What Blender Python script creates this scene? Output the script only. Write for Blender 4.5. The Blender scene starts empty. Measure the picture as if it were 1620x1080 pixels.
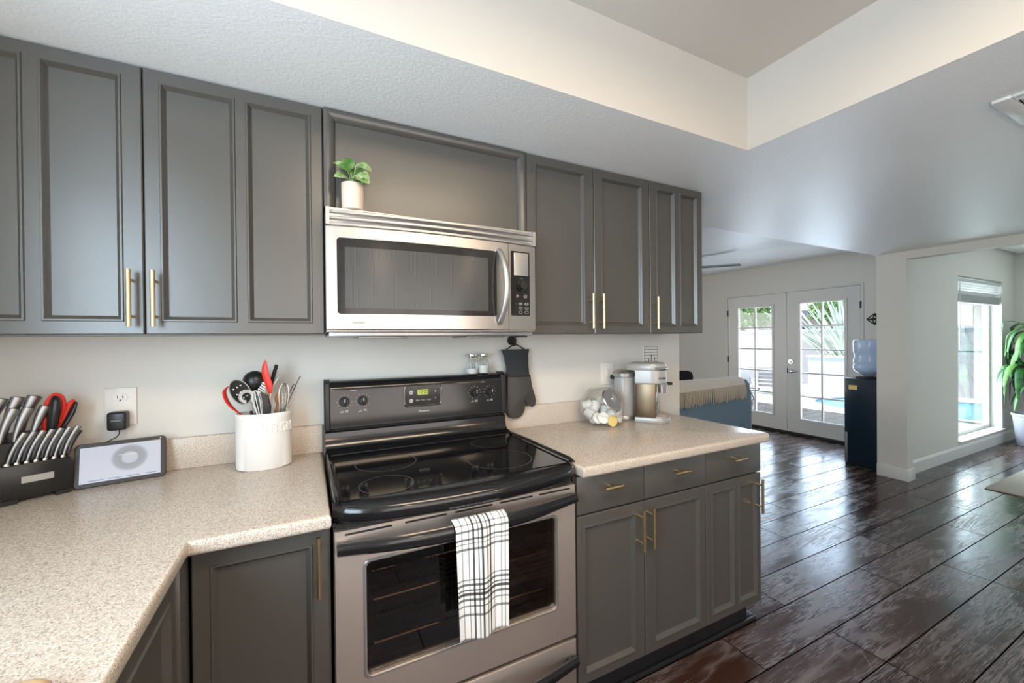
import bpy, bmesh, math, random
from mathutils import Vector, Matrix, Quaternion
random.seed(7)
PI = math.pi
sc = bpy.context.scene
C = sc.collection

# ---------------------------------------------------------------- camera
CAMP = Vector((-0.049, -1.7664, 1.3461))
YAW, PITCH, ROLL, FPX = 0.4644, -0.0054, -0.0098, 642.92
F = Vector((math.sin(YAW)*math.cos(PITCH), math.cos(YAW)*math.cos(PITCH), math.sin(PITCH)))
R0 = Vector((math.cos(YAW), -math.sin(YAW), 0)); U0 = R0.cross(F)
R1 = R0*math.cos(ROLL) + U0*math.sin(ROLL); U1 = -R0*math.sin(ROLL) + U0*math.cos(ROLL)
cd = bpy.data.cameras.new('camera'); cam = bpy.data.objects.new('camera', cd); C.objects.link(cam)
cd.sensor_width = 36; cd.lens = 36*FPX/1620; cd.clip_start = 0.02; cd.clip_end = 200
cam.matrix_world = Matrix(((R1.x, U1.x, -F.x, CAMP.x), (R1.y, U1.y, -F.y, CAMP.y), (R1.z, U1.z, -F.z, CAMP.z), (0, 0, 0, 1)))
sc.camera = cam
# ---------------------------------------------------------------- world, lights, exposure
sc.view_settings.view_transform = 'Standard'; sc.view_settings.look = 'None'
sc.view_settings.gamma = 1; sc.view_settings.use_curve_mapping = False
sc.view_settings.exposure = -0.07
w = bpy.data.worlds.new('world'); sc.world = w; w.use_nodes = True
wn, wl_ = w.node_tree.nodes, w.node_tree.links
bg = wn['Background']; tc = wn.new('ShaderNodeTexCoord'); sx = wn.new('ShaderNodeSeparateXYZ'); rp = wn.new('ShaderNodeValToRGB')
wl_.new(tc.outputs['Generated'], sx.inputs[0]); wl_.new(sx.outputs['Z'], rp.inputs[0]); wl_.new(rp.outputs[0], bg.inputs[0])
rp.color_ramp.elements[0].position = 0.0; rp.color_ramp.elements[0].color = (0.82, 0.88, 0.96, 1)
rp.color_ramp.elements[1].position = 0.7; rp.color_ramp.elements[1].color = (0.42, 0.62, 0.98, 1)
bg.inputs[1].default_value = 2.0

def sun(direction, strength, angle, color):
    l = bpy.data.lights.new('sun', 'SUN'); l.energy = strength; l.angle = angle; l.color = color
    o = bpy.data.objects.new('sun', l); C.objects.link(o); o.rotation_euler = Vector(direction).to_track_quat('-Z', 'Y').to_euler()
def area(name, loc, direction, sx_, sy_, power, color, spread=PI):
    l = bpy.data.lights.new(name, 'AREA'); l.shape = 'RECTANGLE'; l.size = sx_; l.size_y = sy_; l.energy = power; l.color = color; l.spread = spread
    o = bpy.data.objects.new(name, l); C.objects.link(o); o.location = loc
    o.rotation_euler = Vector(direction).to_track_quat('-Z', 'Y').to_euler()
    return o
#LIGHTS
sun((0.28, -0.06, -0.95), 5.0, 0.01, (1, 0.95, 0.86))
area('tray_lamp_light', (0.55, -1.75, 2.33), (0, 0, -1), 1.1, 0.5, 28, (1.0, 0.77, 0.52))
area('sink_window_daylight', (-0.93, -1.775, 1.53), (1, 0.15, 0.12), 1.1, 1.0, 47, (0.66, 0.85, 1.0))
for _x in (0.1, 1.7): area('recessed_warm_fill', (_x, -3.08, 2.10), (0, 0.25, -1), 0.14, 0.14, 4, (1.0, 0.70, 0.46))  # unseen lamps added for warm light on steel and cabinets
area('rear_warm_fill', (0.6, -3.40, 1.37), (0, 1, 0.35), 2.2, 1.3, 21, (1.0, 0.78, 0.58))  # added warm fill from the rear, not daylight
area('french_door_daylight', (6.12, 1.6, 1.05), (-1, 0, 0), 1.5, 1.6, 68, (0.72, 0.84, 1.0))
area('dining_window_daylight', (7.0, 0.30, 1.05), (0, -1, 0.05), 1.2, 1.5, 78, (0.78, 0.93, 0.97))
area('east_fill', (8.13, -2.2, 1.27), (-1, 0, 0.15), 1.5, 1.45, 14, (0.75, 0.88, 1.0))  # added fill lamp on the unseen east side
area('living_fill', (1.2, 4.98, 1.27), (0.2, -1, 0.1), 2.1, 1.45, 78, (1.0, 0.98, 0.92))  # added fill lamp on the unseen living room side
#ENDLIGHTS

# ---------------------------------------------------------------- materials
def mat(name, col=(0.8, 0.8, 0.8), rough=0.5, metal=0.0, spec=0.5, trans=0.0, ior=1.45, emit=None, es=0, coat=0, sheen=0):
    m = bpy.data.materials.new(name); m.use_nodes = True
    b = m.node_tree.nodes['Principled BSDF']
    b.inputs['Base Color'].default_value = (*col, 1); b.inputs['Roughness'].default_value = rough; b.inputs['Metallic'].default_value = metal
    b.inputs['Specular IOR Level'].default_value = spec; b.inputs['Transmission Weight'].default_value = trans; b.inputs['IOR'].default_value = ior
    b.inputs['Coat Weight'].default_value = coat; b.inputs['Sheen Weight'].default_value = sheen
    if emit: b.inputs['Emission Color'].default_value = (*emit, 1); b.inputs['Emission Strength'].default_value = es
    return m
def nt(m): return m.node_tree.nodes, m.node_tree.links, m.node_tree.nodes['Principled BSDF']
def mapping(m, scale=(1, 1, 1), loc=(0, 0, 0), out='Object'):
    n, l, b = nt(m); t = n.new('ShaderNodeTexCoord'); mp = n.new('ShaderNodeMapping'); mp.inputs['Scale'].default_value = scale; mp.inputs['Location'].default_value = loc
    l.new(t.outputs[out], mp.inputs[0]); return mp.outputs[0]
def noise(m, vec, scale, detail=3, rough=0.5, dist=0):
    n, l, b = nt(m); t = n.new('ShaderNodeTexNoise'); t.inputs['Scale'].default_value = scale; t.inputs['Detail'].default_value = detail
    t.inputs['Roughness'].default_value = rough; t.inputs['Distortion'].default_value = dist; l.new(vec, t.inputs['Vector']); return t.outputs['Fac']
def ramp(m, fac, stops, interp='LINEAR'):
    n, l, b = nt(m); r = n.new('ShaderNodeValToRGB'); r.color_ramp.interpolation = interp
    e = r.color_ramp.elements
    while len(e) < len(stops): e.new(0.5)
    for i, (p, c) in enumerate(stops):
        e[i].position = p; e[i].color = (*c, 1) if len(c) == 3 else c
    l.new(fac, r.inputs[0]); return r.outputs[0]
def bump(m, h, strength=0.2, dist=0.002):
    n, l, b = nt(m); t = n.new('ShaderNodeBump'); t.inputs['Strength'].default_value = strength; t.inputs['Distance'].default_value = dist
    l.new(h, t.inputs['Height']); l.new(t.outputs[0], b.inputs['Normal'])
def setcol(m, c): n, l, b = nt(m); l.new(c, b.inputs['Base Color'])
def mixc(m, f, a, bb, mode='MIX'):
    n, l, b = nt(m); x = n.new('ShaderNodeMix'); x.data_type = 'RGBA'; x.blend_type = mode
    for s, v in ((x.inputs['Factor'], f), (x.inputs['A'], a), (x.inputs['B'], bb)):
        if hasattr(v, 'is_linked') or hasattr(v, 'links'): l.new(v, s)
        else: s.default_value = v
    return x.outputs['Result']
def g3(v): return (v, v, v)

M = {}
M['wall'] = mat('wall_paint', (0.665, 0.645, 0.60), 0.55, spec=0.3); bump(M['wall'], noise(M['wall'], mapping(M['wall']), 90, 2), 0.12, 0.002)
M['ceil'] = mat('ceiling_textured_paint', (0.88, 0.87, 0.86), 0.38, spec=0.45)
bump(M['ceil'], noise(M['ceil'], mapping(M['ceil'], (1, 1.6, 1)), 75, 4, 0.6, 0.6), 0.42, 0.004)
M['cream'] = mat('tray_cream_paint', (0.585, 0.545, 0.495), 0.5, spec=0.3); bump(M['cream'], noise(M['cream'], mapping(M['cream']), 80, 2), 0.05, 0.002)
M['trim'] = mat('white_trim_paint', (0.72, 0.71, 0.68), 0.35)
M['door_w'] = mat('door_white_paint', (0.64, 0.63, 0.60), 0.35)
# cabinet paint
M['cab'] = mat('cabinet_charcoal_paint', (0.074, 0.069, 0.061), 0.33, spec=0.85, coat=0.22); M['cab'].node_tree.nodes['Principled BSDF'].inputs['Coat Roughness'].default_value = 0.30; bump(M['cab'], noise(M['cab'], mapping(M['cab']), 14, 3), 0.12, 0.004)
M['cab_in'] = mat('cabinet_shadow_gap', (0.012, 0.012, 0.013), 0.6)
M['toe'] = mat('toe_kick_black', (0.016, 0.016, 0.018), 0.4)
M['brass'] = mat('brushed_brass', (0.78, 0.60, 0.33), 0.30, metal=1.0)
# laminate
m = M['lam'] = mat('speckled_laminate', (0.6, 0.55, 0.48), 0.27, spec=0.5)
v = mapping(m); a_ = ramp(m, noise(m, v, 330, 4, 0.7), [(0.36, (0.25, 0.20, 0.155)), (0.46, (0.52, 0.445, 0.37)), (0.56, (0.60, 0.525, 0.45)), (0.68, (0.80, 0.74, 0.66))])
setcol(m, a_)
# wood floor
m = M['floor'] = mat('dark_wood_floor', (0.04, 0.02, 0.015), 0.2, spec=0.5); m.node_tree.nodes['Principled BSDF'].inputs['Specular Tint'].default_value = (0.70, 0.84, 1.0, 1)  # bluish reflected daylight put into the specular tint
n, l, b = nt(m)
v = mapping(m, loc=(0.33, 0.16, 0))
br = n.new('ShaderNodeTexBrick'); br.offset = 0.4; br.offset_frequency = 3; br.inputs['Scale'].default_value = 1; br.inputs['Brick Width'].default_value = 1.2; br.inputs['Row Height'].default_value = 0.2
br.inputs['Mortar Size'].default_value = 0.0030; br.inputs['Mortar Smooth'].default_value = 0.1; br.inputs['Bias'].default_value = 0
br.inputs['Color1'].default_value = (0, 0, 0, 1); br.inputs['Color2'].default_value = (1, 1, 1, 1); br.inputs['Mortar'].default_value = (0.5, 0.5, 0.5, 1)
l.new(v, br.inputs['Vector'])
def addv(vec, colr, k):
    sc3 = n.new('ShaderNodeVectorMath'); sc3.operation = 'SCALE'; sc3.inputs['Scale'].default_value = k; l.new(colr, sc3.inputs[0])
    ad = n.new('ShaderNodeVectorMath'); ad.operation = 'ADD'; l.new(vec, ad.inputs[0]); l.new(sc3.outputs[0], ad.inputs[1]); return ad.outputs[0]
def mth(op, a, b_=None):
    t = n.new('ShaderNodeMath'); t.operation = op
    for k, q in enumerate((a, b_)):
        if q is None: continue
        if hasattr(q, 'links'): l.new(q, t.inputs[k])
        else: t.inputs[k].default_value = q
    return t.outputs[0]
pv = addv(mapping(m, (0.26, 3.4, 1)), br.outputs['Color'], 11.0)
big = noise(m, pv, 1.3, 2, 0.45, 0.15)
rings = mth('SINE', mth('MULTIPLY', big, 85.0))
lines = ramp(m, rings, [(0.0, g3(0.0)), (0.35, g3(0.0)), (0.95, g3(1.0))])
fib = noise(m, addv(mapping(m, (4, 60, 1)), br.outputs['Color'], 7.0), 3.0, 5, 0.7, 0.4)
fibl = ramp(m, fib, [(0.46, g3(0.0)), (0.62, g3(1.0))])
wear = noise(m, addv(mapping(m, (0.7, 3.2, 1)), br.outputs['Color'], 5.0), 2.2, 5, 0.6, 0.3)
wearm = ramp(m, wear, [(0.40, g3(0.0)), (0.58, g3(1.0))])
veins = ramp(m, mth('ABSOLUTE', mth('SUBTRACT', noise(m, addv(mapping(m, (0.8, 3.0, 1)), br.outputs['Color'], 3.0), 0.9, 3, 0.5, 0.4), 0.5)), [(0.0, g3(1.0)), (0.010, g3(0.0))])
amt = mth('MULTIPLY', mth('MAXIMUM', mth('MULTIPLY', lines, 0.75), fibl), wearm)
amt = mth('MINIMUM', mth('ADD', amt, mth('MULTIPLY', veins, 0.35)), 1.0)
tone = ramp(m, br.outputs['Color'], [(0.0, (0.021, 0.010, 0.0075)), (0.5, (0.036, 0.016, 0.011)), (1.0, (0.058, 0.027, 0.018))])
c1 = mixc(m, amt, tone, (0.17, 0.135, 0.125, 1))
c3 = mixc(m, br.outputs['Fac'], c1, (0.005, 0.0035, 0.0035, 1)); setcol(m, c3)
rr = ramp(m, amt, [(0.0, g3(0.19)), (1.0, g3(0.42))]); l.new(mth('MAXIMUM', rr, mth('MULTIPLY', br.outputs['Fac'], 0.9)), b.inputs['Roughness']); l.new(mth('MULTIPLY', mth('SUBTRACT', 1.0, br.outputs['Fac']), 0.62), b.inputs['Specular IOR Level'])
hgt = mth('SUBTRACT', mth('MULTIPLY', amt, -0.35), mth('MULTIPLY', br.outputs['Fac'], 1.0)); bump(m, hgt, 0.35, 0.0012)
# metals, glass, plastics
def brushed(name, col, rough, sc_):
    m = mat(name, col, rough, metal=1.0); nz = noise(m, mapping(m, sc_), 110, 2, 0.6); n, l, b = nt(m)
    l.new(ramp(m, nz, [(0.3, g3(rough*0.93)), (0.7, g3(rough*1.08))]), b.inputs['Roughness']); return m
M['steel'] = brushed('brushed_stainless', (0.86, 0.77, 0.69), 0.44, (0.6, 10, 12))  # warm reflections put into the base colour of the steel
M['steel_m'] = brushed('brushed_stainless_microwave', (0.62, 0.58, 0.54), 0.30, (0.6, 10, 12))
M['satin'] = mat('satin_handle_steel', (0.30, 0.295, 0.29), 0.38, metal=1.0)
M['cmgrey'] = mat('silver_grey_coffee_maker', (0.40, 0.395, 0.385), 0.36, metal=0.25)
M['steel_v'] = brushed('brushed_stainless_fine', (0.72, 0.70, 0.68), 0.22, (9, 9, 0.8))
M['chrome'] = mat('polished_metal', (0.75, 0.75, 0.75), 0.12, metal=1.0)
M['silver'] = mat('silver_plastic', (0.44, 0.43, 0.42), 0.36, metal=0.8)
M['blackgl'] = mat('black_ceramic_glass', (0.006, 0.006, 0.007), 0.07, spec=0.7)
M['enamel'] = mat('black_enamel', (0.010, 0.010, 0.011), 0.13, spec=0.7)
M['blackpl'] = mat('black_plastic', (0.014, 0.014, 0.015), 0.32)
M['matblack'] = mat('matte_black', (0.02, 0.019, 0.018), 0.75)
M['oven_in'] = mat('oven_cavity_enamel', (0.055, 0.038, 0.028), 0.45)
M['white'] = mat('white_ceramic', (0.80, 0.77, 0.74), 0.22)
M['whitepl'] = mat('white_plastic', (0.74, 0.72, 0.68), 0.35)
M['ring'] = mat('burner_ring_print', (0.11, 0.11, 0.11), 0.2)
M['print'] = mat('white_print', (0.70, 0.70, 0.68), 0.5)
M['printg'] = mat('grey_print', (0.40, 0.40, 0.39), 0.5)
M['printb'] = mat('black_print', (0.02, 0.02, 0.02), 0.5)
M['red'] = mat('red_silicone', (0.70, 0.035, 0.02), 0.4)
M['wood'] = mat('beech_wood', (0.50, 0.30, 0.15), 0.5)
M['potwood'] = mat('pale_pot', (0.74, 0.60, 0.48), 0.55); bump(M['potwood'], noise(M['potwood'], mapping(M['potwood'], (6, 6, 1)), 20), 0.1)
M['soil'] = mat('soil', (0.03, 0.02, 0.012), 0.9)
M['mitt'] = mat('grey_silicone', (0.050, 0.047, 0.045), 0.48); bump(M['mitt'], noise(M['mitt'], mapping(M['mitt']), 30, 2), 0.15, 0.003)
M['mitt2'] = mat('dark_quilted_cloth', (0.030, 0.031, 0.033), 0.8)
M['lcd'] = mat('green_lcd', (0.28, 0.32, 0.06), 0.3, emit=(0.42, 0.48, 0.10), es=0.55)
M['screen'] = None
def glassy(name, tint, rough=0.02, blend=0.10, gcol=(1, 1, 1)):
    m = bpy.data.materials.new(name); m.use_nodes = True; n, l = m.node_tree.nodes, m.node_tree.links; n.clear()
    o = n.new('ShaderNodeOutputMaterial'); t = n.new('ShaderNodeBsdfTransparent'); g = n.new('ShaderNodeBsdfGlossy'); x = n.new('ShaderNodeMixShader'); fr = n.new('ShaderNodeLayerWeight')
    t.inputs[0].default_value = (*tint, 1); g.inputs[0].default_value = (*gcol, 1); g.inputs['Roughness'].default_value = rough; fr.inputs['Blend'].default_value = blend
    l.new(fr.outputs['Facing'], x.inputs[0]); l.new(t.outputs[0], x.inputs[1]); l.new(g.outputs[0], x.inputs[2]); l.new(x.outputs[0], o.inputs[0]); return m
M['pane'] = glassy('window_glass', (0.97, 0.99, 0.99), 0.01, 0.06)
M['ovenpane'] = glassy('tinted_oven_glass', (0.46, 0.40, 0.34), 0.03, 0.16, (0.8, 0.8, 0.8))
M['jar'] = glassy('jar_glass', (0.93, 0.95, 0.95), 0.02, 0.22)
M['tank'] = mat('clear_smoky_plastic', (0.55, 0.55, 0.55), 0.15); M['tank'].node_tree.nodes['Principled BSDF'].inputs['Alpha'].default_value = 0.62
M['bottle'] = mat('blue_water_bottle', (0.55, 0.68, 0.90), 0.10); M['bottle'].node_tree.nodes['Principled BSDF'].inputs['Alpha'].default_value = 0.72
M['bottlew'] = mat('water_in_bottle', (0.30, 0.45, 0.78), 0.12); M['bottlew'].node_tree.nodes['Principled BSDF'].inputs['Alpha'].default_value = 0.6
# fine lined microwave window
m = M['mwmesh'] = mat('microwave_window_mesh', (0.2, 0.2, 0.19), 0.20, spec=0.5); n, l, b = nt(m)
wv = n.new('ShaderNodeTexWave'); wv.inputs['Scale'].default_value = 75; wv.bands_direction = 'X'; l.new(mapping(m), wv.inputs['Vector'])
setcol(m, ramp(m, wv.outputs['Fac'], [(0.0, g3(0.045)), (1.0, (0.085, 0.082, 0.078))]))
M['mwglass'] = mat('microwave_black_glass', (0.020, 0.018, 0.017), 0.12, spec=0.6)
# fabrics
M['sofa'] = mat('blue_grey_upholstery', (0.155, 0.235, 0.31), 0.75, sheen=0.2); bump(M['sofa'], noise(M['sofa'], mapping(M['sofa']), 240, 2), 0.2, 0.002)
M['throw'] = mat('cream_woven_throw', (0.74, 0.69, 0.61), 0.9, sheen=0.2); bump(M['throw'], noise(M['throw'], mapping(M['throw'], (1, 1, 2)), 160, 2), 0.4, 0.004)
M['fringe'] = mat('oatmeal_fringe', (0.56, 0.49, 0.40), 0.95)
M['rug'] = mat('beige_rug', (0.42, 0.38, 0.32), 0.95); bump(M['rug'], noise(M['rug'], mapping(M['rug']), 260, 2), 0.5, 0.004)
m = M['towel'] = mat('plaid_cotton', (0.8, 0.8, 0.8), 0.9, sheen=0.1); n, l, b = nt(m)
def stripes(lst, lo=1.0):
    out = [(0.0, g3(lo))]
    for c_, w_, d_ in lst: out += [(c_-w_/2, g3(d_)), (c_+w_/2, g3(lo))]
    return out
t_ = n.new('ShaderNodeUVMap'); s_ = n.new('ShaderNodeSeparateXYZ'); l.new(t_.outputs[0], s_.inputs[0])
su = ramp(m, s_.outputs['X'], stripes([(0.10, .02, .35), (0.22, .015, .3), (0.31, .035, .10), (0.40, .02, .2), (0.47, .035, .07), (0.56, .02, .2), (0.63, .035, .10), (0.72, .015, .3), (0.86, .02, .35), (0.93, .02, .3)]), 'CONSTANT')
sv = ramp(m, s_.outputs['Y'], stripes([(0.07, .012, .4), (0.12, .018, .25), (0.19, .016, .2), (0.225, .010, .35), (0.27, .018, .25), (0.52, .012, .35), (0.56, .020, .2), (0.60, .012, .12), (0.635, .020, .10), (0.68, .020, .2), (0.73, .012, .3), (0.80, .018, .3)]), 'CONSTANT')
setcol(m, mixc(m, 1.0, mixc(m, 1.0, su, sv, 'MULTIPLY'), (0.82, 0.81, 0.80, 1), 'MULTIPLY')); bump(m, noise(m, mapping(m), 500, 2), 0.3, 0.001)
# greens and outdoors
def leafm(name, a, bcol, sc_=60):
    m = mat(name, a, 0.38); setcol(m, ramp(m, noise(m, mapping(m), sc_, 3), [(0.40, a), (0.62, bcol)])); m.node_tree.nodes['Principled BSDF'].inputs['Subsurface Weight'].default_value = 0.0; return m
M['pothos'] = leafm('variegated_leaf', (0.16, 0.30, 0.09), (0.50, 0.58, 0.30))
M['pothos_d'] = leafm('green_leaf', (0.05, 0.16, 0.03), (0.15, 0.30, 0.07))
M['drac'] = leafm('strap_leaf_green', (0.008, 0.050, 0.010), (0.028, 0.12, 0.02), 12)
M['drac_l'] = leafm('strap_leaf_lime', (0.03, 0.11, 0.018), (0.09, 0.18, 0.035), 12)
M['cane'] = mat('cane_bark', (0.035, 0.026, 0.018), 0.8)
M['potlav'] = mat('grey_lilac_pot', (0.30, 0.30, 0.36), 0.5)
M['tree'] = leafm('tree_leaf', (0.22, 0.38, 0.12), (0.42, 0.58, 0.24), 3)
M['palm'] = leafm('pale_green_stem', (0.58, 0.66, 0.52), (0.80, 0.83, 0.72), 3)
M['trunk'] = mat('grey_trunk', (0.30, 0.25, 0.20), 0.9)
M['patio'] = mat('patio_concrete', (0.66, 0.63, 0.60), 0.8)
M['block'] = mat('painted_block_wall', (0.74, 0.68, 0.66), 0.85)
n, l, b = nt(M['block']); bk = n.new('ShaderNodeTexBrick'); bk.inputs['Scale'].default_value = 1; bk.inputs['Brick Width'].default_value = 0.4; bk.inputs['Row Height'].default_value = 0.2; bk.inputs['Mortar Size'].default_value = 0.006
bk.inputs['Color1'].default_value = (0.74, 0.68, 0.66, 1); bk.inputs['Color2'].default_value = (0.69, 0.64, 0.62, 1); bk.inputs['Mortar'].default_value = (0.5, 0.47, 0.46, 1)
t_ = n.new('ShaderNodeTexCoord'); mp_ = n.new('ShaderNodeMapping'); mp_.inputs['Rotation'].default_value = (PI/2, 0, PI/2); l.new(t_.outputs['Object'], mp_.inputs[0]); l.new(mp_.outputs[0], bk.inputs['Vector']); l.new(bk.outputs['Color'], b.inputs['Base Color'])
M['gravel'] = mat('pale_gravel', (0.55, 0.46, 0.40), 0.95)
M['water'] = mat('pool_water', (0.10, 0.55, 0.68), 0.04, spec=0.6); bump(M['water'], noise(M['water'], mapping(M['water']), 3, 2), 0.15, 0.02)
M['tile'] = mat('pool_tile', (0.10, 0.20, 0.42), 0.2)
M['coping'] = mat('pool_coping', (0.72, 0.70, 0.66), 0.7)
M['stucco'] = mat('neighbour_stucco', (0.70, 0.62, 0.52), 0.85)
M['fascia'] = mat('lilac_grey_fascia', (0.30, 0.27, 0.42), 0.7)
M['roofw'] = mat('pale_roof', (0.78, 0.77, 0.76), 0.8)
M['fence'] = mat('dark_green_metal', (0.08, 0.14, 0.15), 0.4)
M['chairm'] = mat('grey_patio_metal', (0.42, 0.41, 0.42), 0.5)
M['cushion'] = mat('pale_outdoor_cushion', (0.66, 0.64, 0.62), 0.9)
M['navy'] = mat('gloss_black_blue_case', (0.010, 0.022, 0.035), 0.22, spec=0.6)
M['yellow'] = mat('yellow_label', (0.72, 0.55, 0.20), 0.5)
M['fan'] = mat('dark_fan_blade', (0.16, 0.155, 0.16), 0.35)
M['lampgl'] = mat('lamp_diffuser', (0.9, 0.9, 0.88), 0.4, emit=(1.0, 0.82, 0.62), es=0.8)
M['kb'] = mat('knife_block_black', (0.012, 0.012, 0.012), 0.28)
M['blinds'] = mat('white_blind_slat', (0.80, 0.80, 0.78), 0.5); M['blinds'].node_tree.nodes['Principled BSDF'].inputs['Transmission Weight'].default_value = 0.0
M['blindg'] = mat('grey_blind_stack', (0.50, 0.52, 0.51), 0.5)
# tablet picture
m = M['screen'] = mat('lit_screen', (0.02, 0.02, 0.02), 0.15, emit=(0.8, 0.84, 0.95), es=0.75); n, l, b = nt(m)
uvn = n.new('ShaderNodeUVMap'); gm = n.new('ShaderNodeMapping'); gm.inputs['Location'].default_value = (-0.60, -0.60, 0); gm.inputs['Scale'].default_value = (1, 0.62, 1)
gm.vector_type = 'POINT'; gm.inputs['Location'].default_value = (-0.60, -0.36, 0); l.new(uvn.outputs[0], gm.inputs[0])
ln = n.new('ShaderNodeVectorMath'); ln.operation = 'LENGTH'; l.new(gm.outputs[0], ln.inputs[0])
l.new(ramp(m, ln.outputs['Value'], [(0.0, (0.72, 0.75, 0.82)), (0.09, (0.70, 0.73, 0.80)), (0.12, (0.40, 0.42, 0.46)), (0.20, (0.46, 0.48, 0.52)), (0.245, (0.78, 0.81, 0.92))]), b.inputs['Emission Color'])

# ---------------------------------------------------------------- mesh helpers
WL = {}
def empty(name, loc, label, cat, group=None):
    o = bpy.data.objects.new(name, None); o.empty_display_size = 0.05; C.objects.link(o); o.location = loc; WL[o.name] = Vector(loc)
    o['label'] = label; o['category'] = cat
    if group: o['group'] = group
    return o
class MB:
    def __init__(s, T=None): s.bm = bmesh.new(); s.T = T or Matrix.Identity(4); s.uv = None
    def V(s, p): return s.bm.verts.new(s.T @ Vector(p))
    def face(s, vs):
        try: return s.bm.faces.new(vs)
        except ValueError: return None
    def box(s, x0, x1, y0, y1, z0, z1, bev=0, seg=2, R=None):
        c = Vector(((x0+x1)/2, (y0+y1)/2, (z0+z1)/2)); S = Matrix.Diagonal((abs(x1-x0), abs(y1-y0), abs(z1-z0), 1))
        m_ = s.T @ Matrix.Translation(c) @ (R or Matrix.Identity(4)) @ S
        r = bmesh.ops.create_cube(s.bm, size=1, matrix=m_)
        if bev:
            ed = list({e for v_ in r['verts'] for e in v_.link_edges})
            bmesh.ops.bevel(s.bm, geom=ed, offset=min(bev, 0.49*min(abs(x1-x0), abs(y1-y0), abs(z1-z0))), segments=seg, profile=0.5, affect='EDGES')
        return s
    def loop_loft(s, rings, closed=True, cap=True):
        vv = [[s.V(p) for p in r] for r in rings]; nn = len(vv[0])
        for a, b_ in zip(vv, vv[1:]):
            for i in range(nn if closed else nn-1):
                j = (i+1) % nn; s.face((a[i], a[j], b_[j], b_[i]))
        if cap and closed: s.face(vv[0][::-1]); s.face(vv[-1])
        return s
    def cyl(s, p0, p1, r0, r1=None, seg=20, cap=True):
        return s.tube([p0, p1], [r0, r0 if r1 is None else r1], seg, cap)
    def tube(s, pts, r, seg=8, cap=True, flat=1.0, up=None):
        pts = [Vector(p) for p in pts]; n_ = len(pts); rs = r if isinstance(r, (list, tuple)) else [r]*n_; rings = []; a = None
        for i in range(n_):
            d = (pts[min(i+1, n_-1)] - pts[max(i-1, 0)]).normalized()
            if a is None:
                a = Vector(up) if up else (Vector((0, 0, 1)) if abs(d.z) < 0.9 else Vector((1, 0, 0)))
            a = (a - d*a.dot(d)).normalized(); b_ = d.cross(a)
            rings.append([pts[i] + (a*math.cos(2*PI*k/seg)*flat + b_*math.sin(2*PI*k/seg))*rs[i] for k in range(seg)])
        return s.loop_loft(rings, True, cap)
    def stube(s, pts, r, seg=10, **k):
        P = [Vector(p) for p in pts]; rs = r if isinstance(r, (list, tuple)) else [r]*len(P); o1, o2 = [], []
        for i in range(len(P)-1):
            a, b_, c_, d_ = P[max(i-1, 0)], P[i], P[i+1], P[min(i+2, len(P)-1)]
            for j in range(6):
                t = j/6; o1.append(.5*((2*b_)+(c_-a)*t+(2*a-5*b_+4*c_-d_)*t*t+(3*b_-a-3*c_+d_)*t**3)); o2.append(rs[i]+(rs[i+1]-rs[i])*t)
        return s.tube(o1+[P[-1]], o2+[rs[-1]], seg, **k)
    def lathe(s, prof, c=(0, 0, 0), seg=32, sx_=1, sy_=1, cap=True):
        rings = [[(c[0]+r*sx_*math.cos(2*PI*k/seg), c[1]+r*sy_*math.sin(2*PI*k/seg), c[2]+z) for k in range(seg)] for r, z in prof]
        return s.loop_loft(rings, True, cap)
    def ball(s, c, r, sx_=1, sy_=1, sz_=1, seg=16):
        bmesh.ops.create_uvsphere(s.bm, u_segments=seg, v_segments=max(6, seg//2), radius=r, matrix=s.T @ Matrix.Translation(c) @ Matrix.Diagonal((sx_, sy_, sz_, 1))); return s
    def prism(s, poly, f0, f1):
        return s.loop_loft([[f0(*p) for p in poly], [f1(*p) for p in poly]])
    def grid(s, fn, nu, nv, uv=True):
        if uv and s.uv is None: s.uv = s.bm.loops.layers.uv.new('UVMap')
        g = [[s.V(fn(i/nu, j/nv)) for j in range(nv+1)] for i in range(nu+1)]
        for i in range(nu):
            for j in range(nv):
                f = s.face((g[i][j], g[i+1][j], g[i+1][j+1], g[i][j+1]))
                if f and uv:
                    for lp, (a, b_) in zip(f.loops, ((i, j), (i+1, j), (i+1, j+1), (i, j+1))): lp[s.uv].uv = (a/nu, b_/nv)
        return s
    def build(s, name, material, parent=None, label=None, smooth=35, world=True, solid=None, sub=0):
        bmesh.ops.recalc_face_normals(s.bm, faces=s.bm.faces)
        me = bpy.data.meshes.new(name)
        off = WL[parent.name] if parent is not None else Vector((0, 0, 0))
        if off.length > 0: bmesh.ops.translate(s.bm, verts=s.bm.verts, vec=-off)
        s.bm.to_mesh(me); s.bm.free()
        o = bpy.data.objects.new(name, me); C.objects.link(o); WL[o.name] = off.copy()
        if parent is not None: o.parent = parent
        for mm in (material if isinstance(material, (list, tuple)) else [material]): me.materials.append(mm)
        if smooth: me.shade_smooth(); me.set_sharp_from_angle(angle=math.radians(smooth))
        if solid: md = o.modifiers.new('solid', 'SOLIDIFY'); md.thickness = solid; md.offset = 0
        if sub: md = o.modifiers.new('sub', 'SUBSURF'); md.levels = sub; md.render_levels = sub
        if label: o['label'] = label
        return o
def struct(o): o['kind'] = 'structure'; return o
def single(mb, name, material, label, cat, group=None, origin=None, **k):
    o = mb.build(name, material, None, label, **k); o['category'] = cat
    if group: o['group'] = group
    return o
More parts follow.
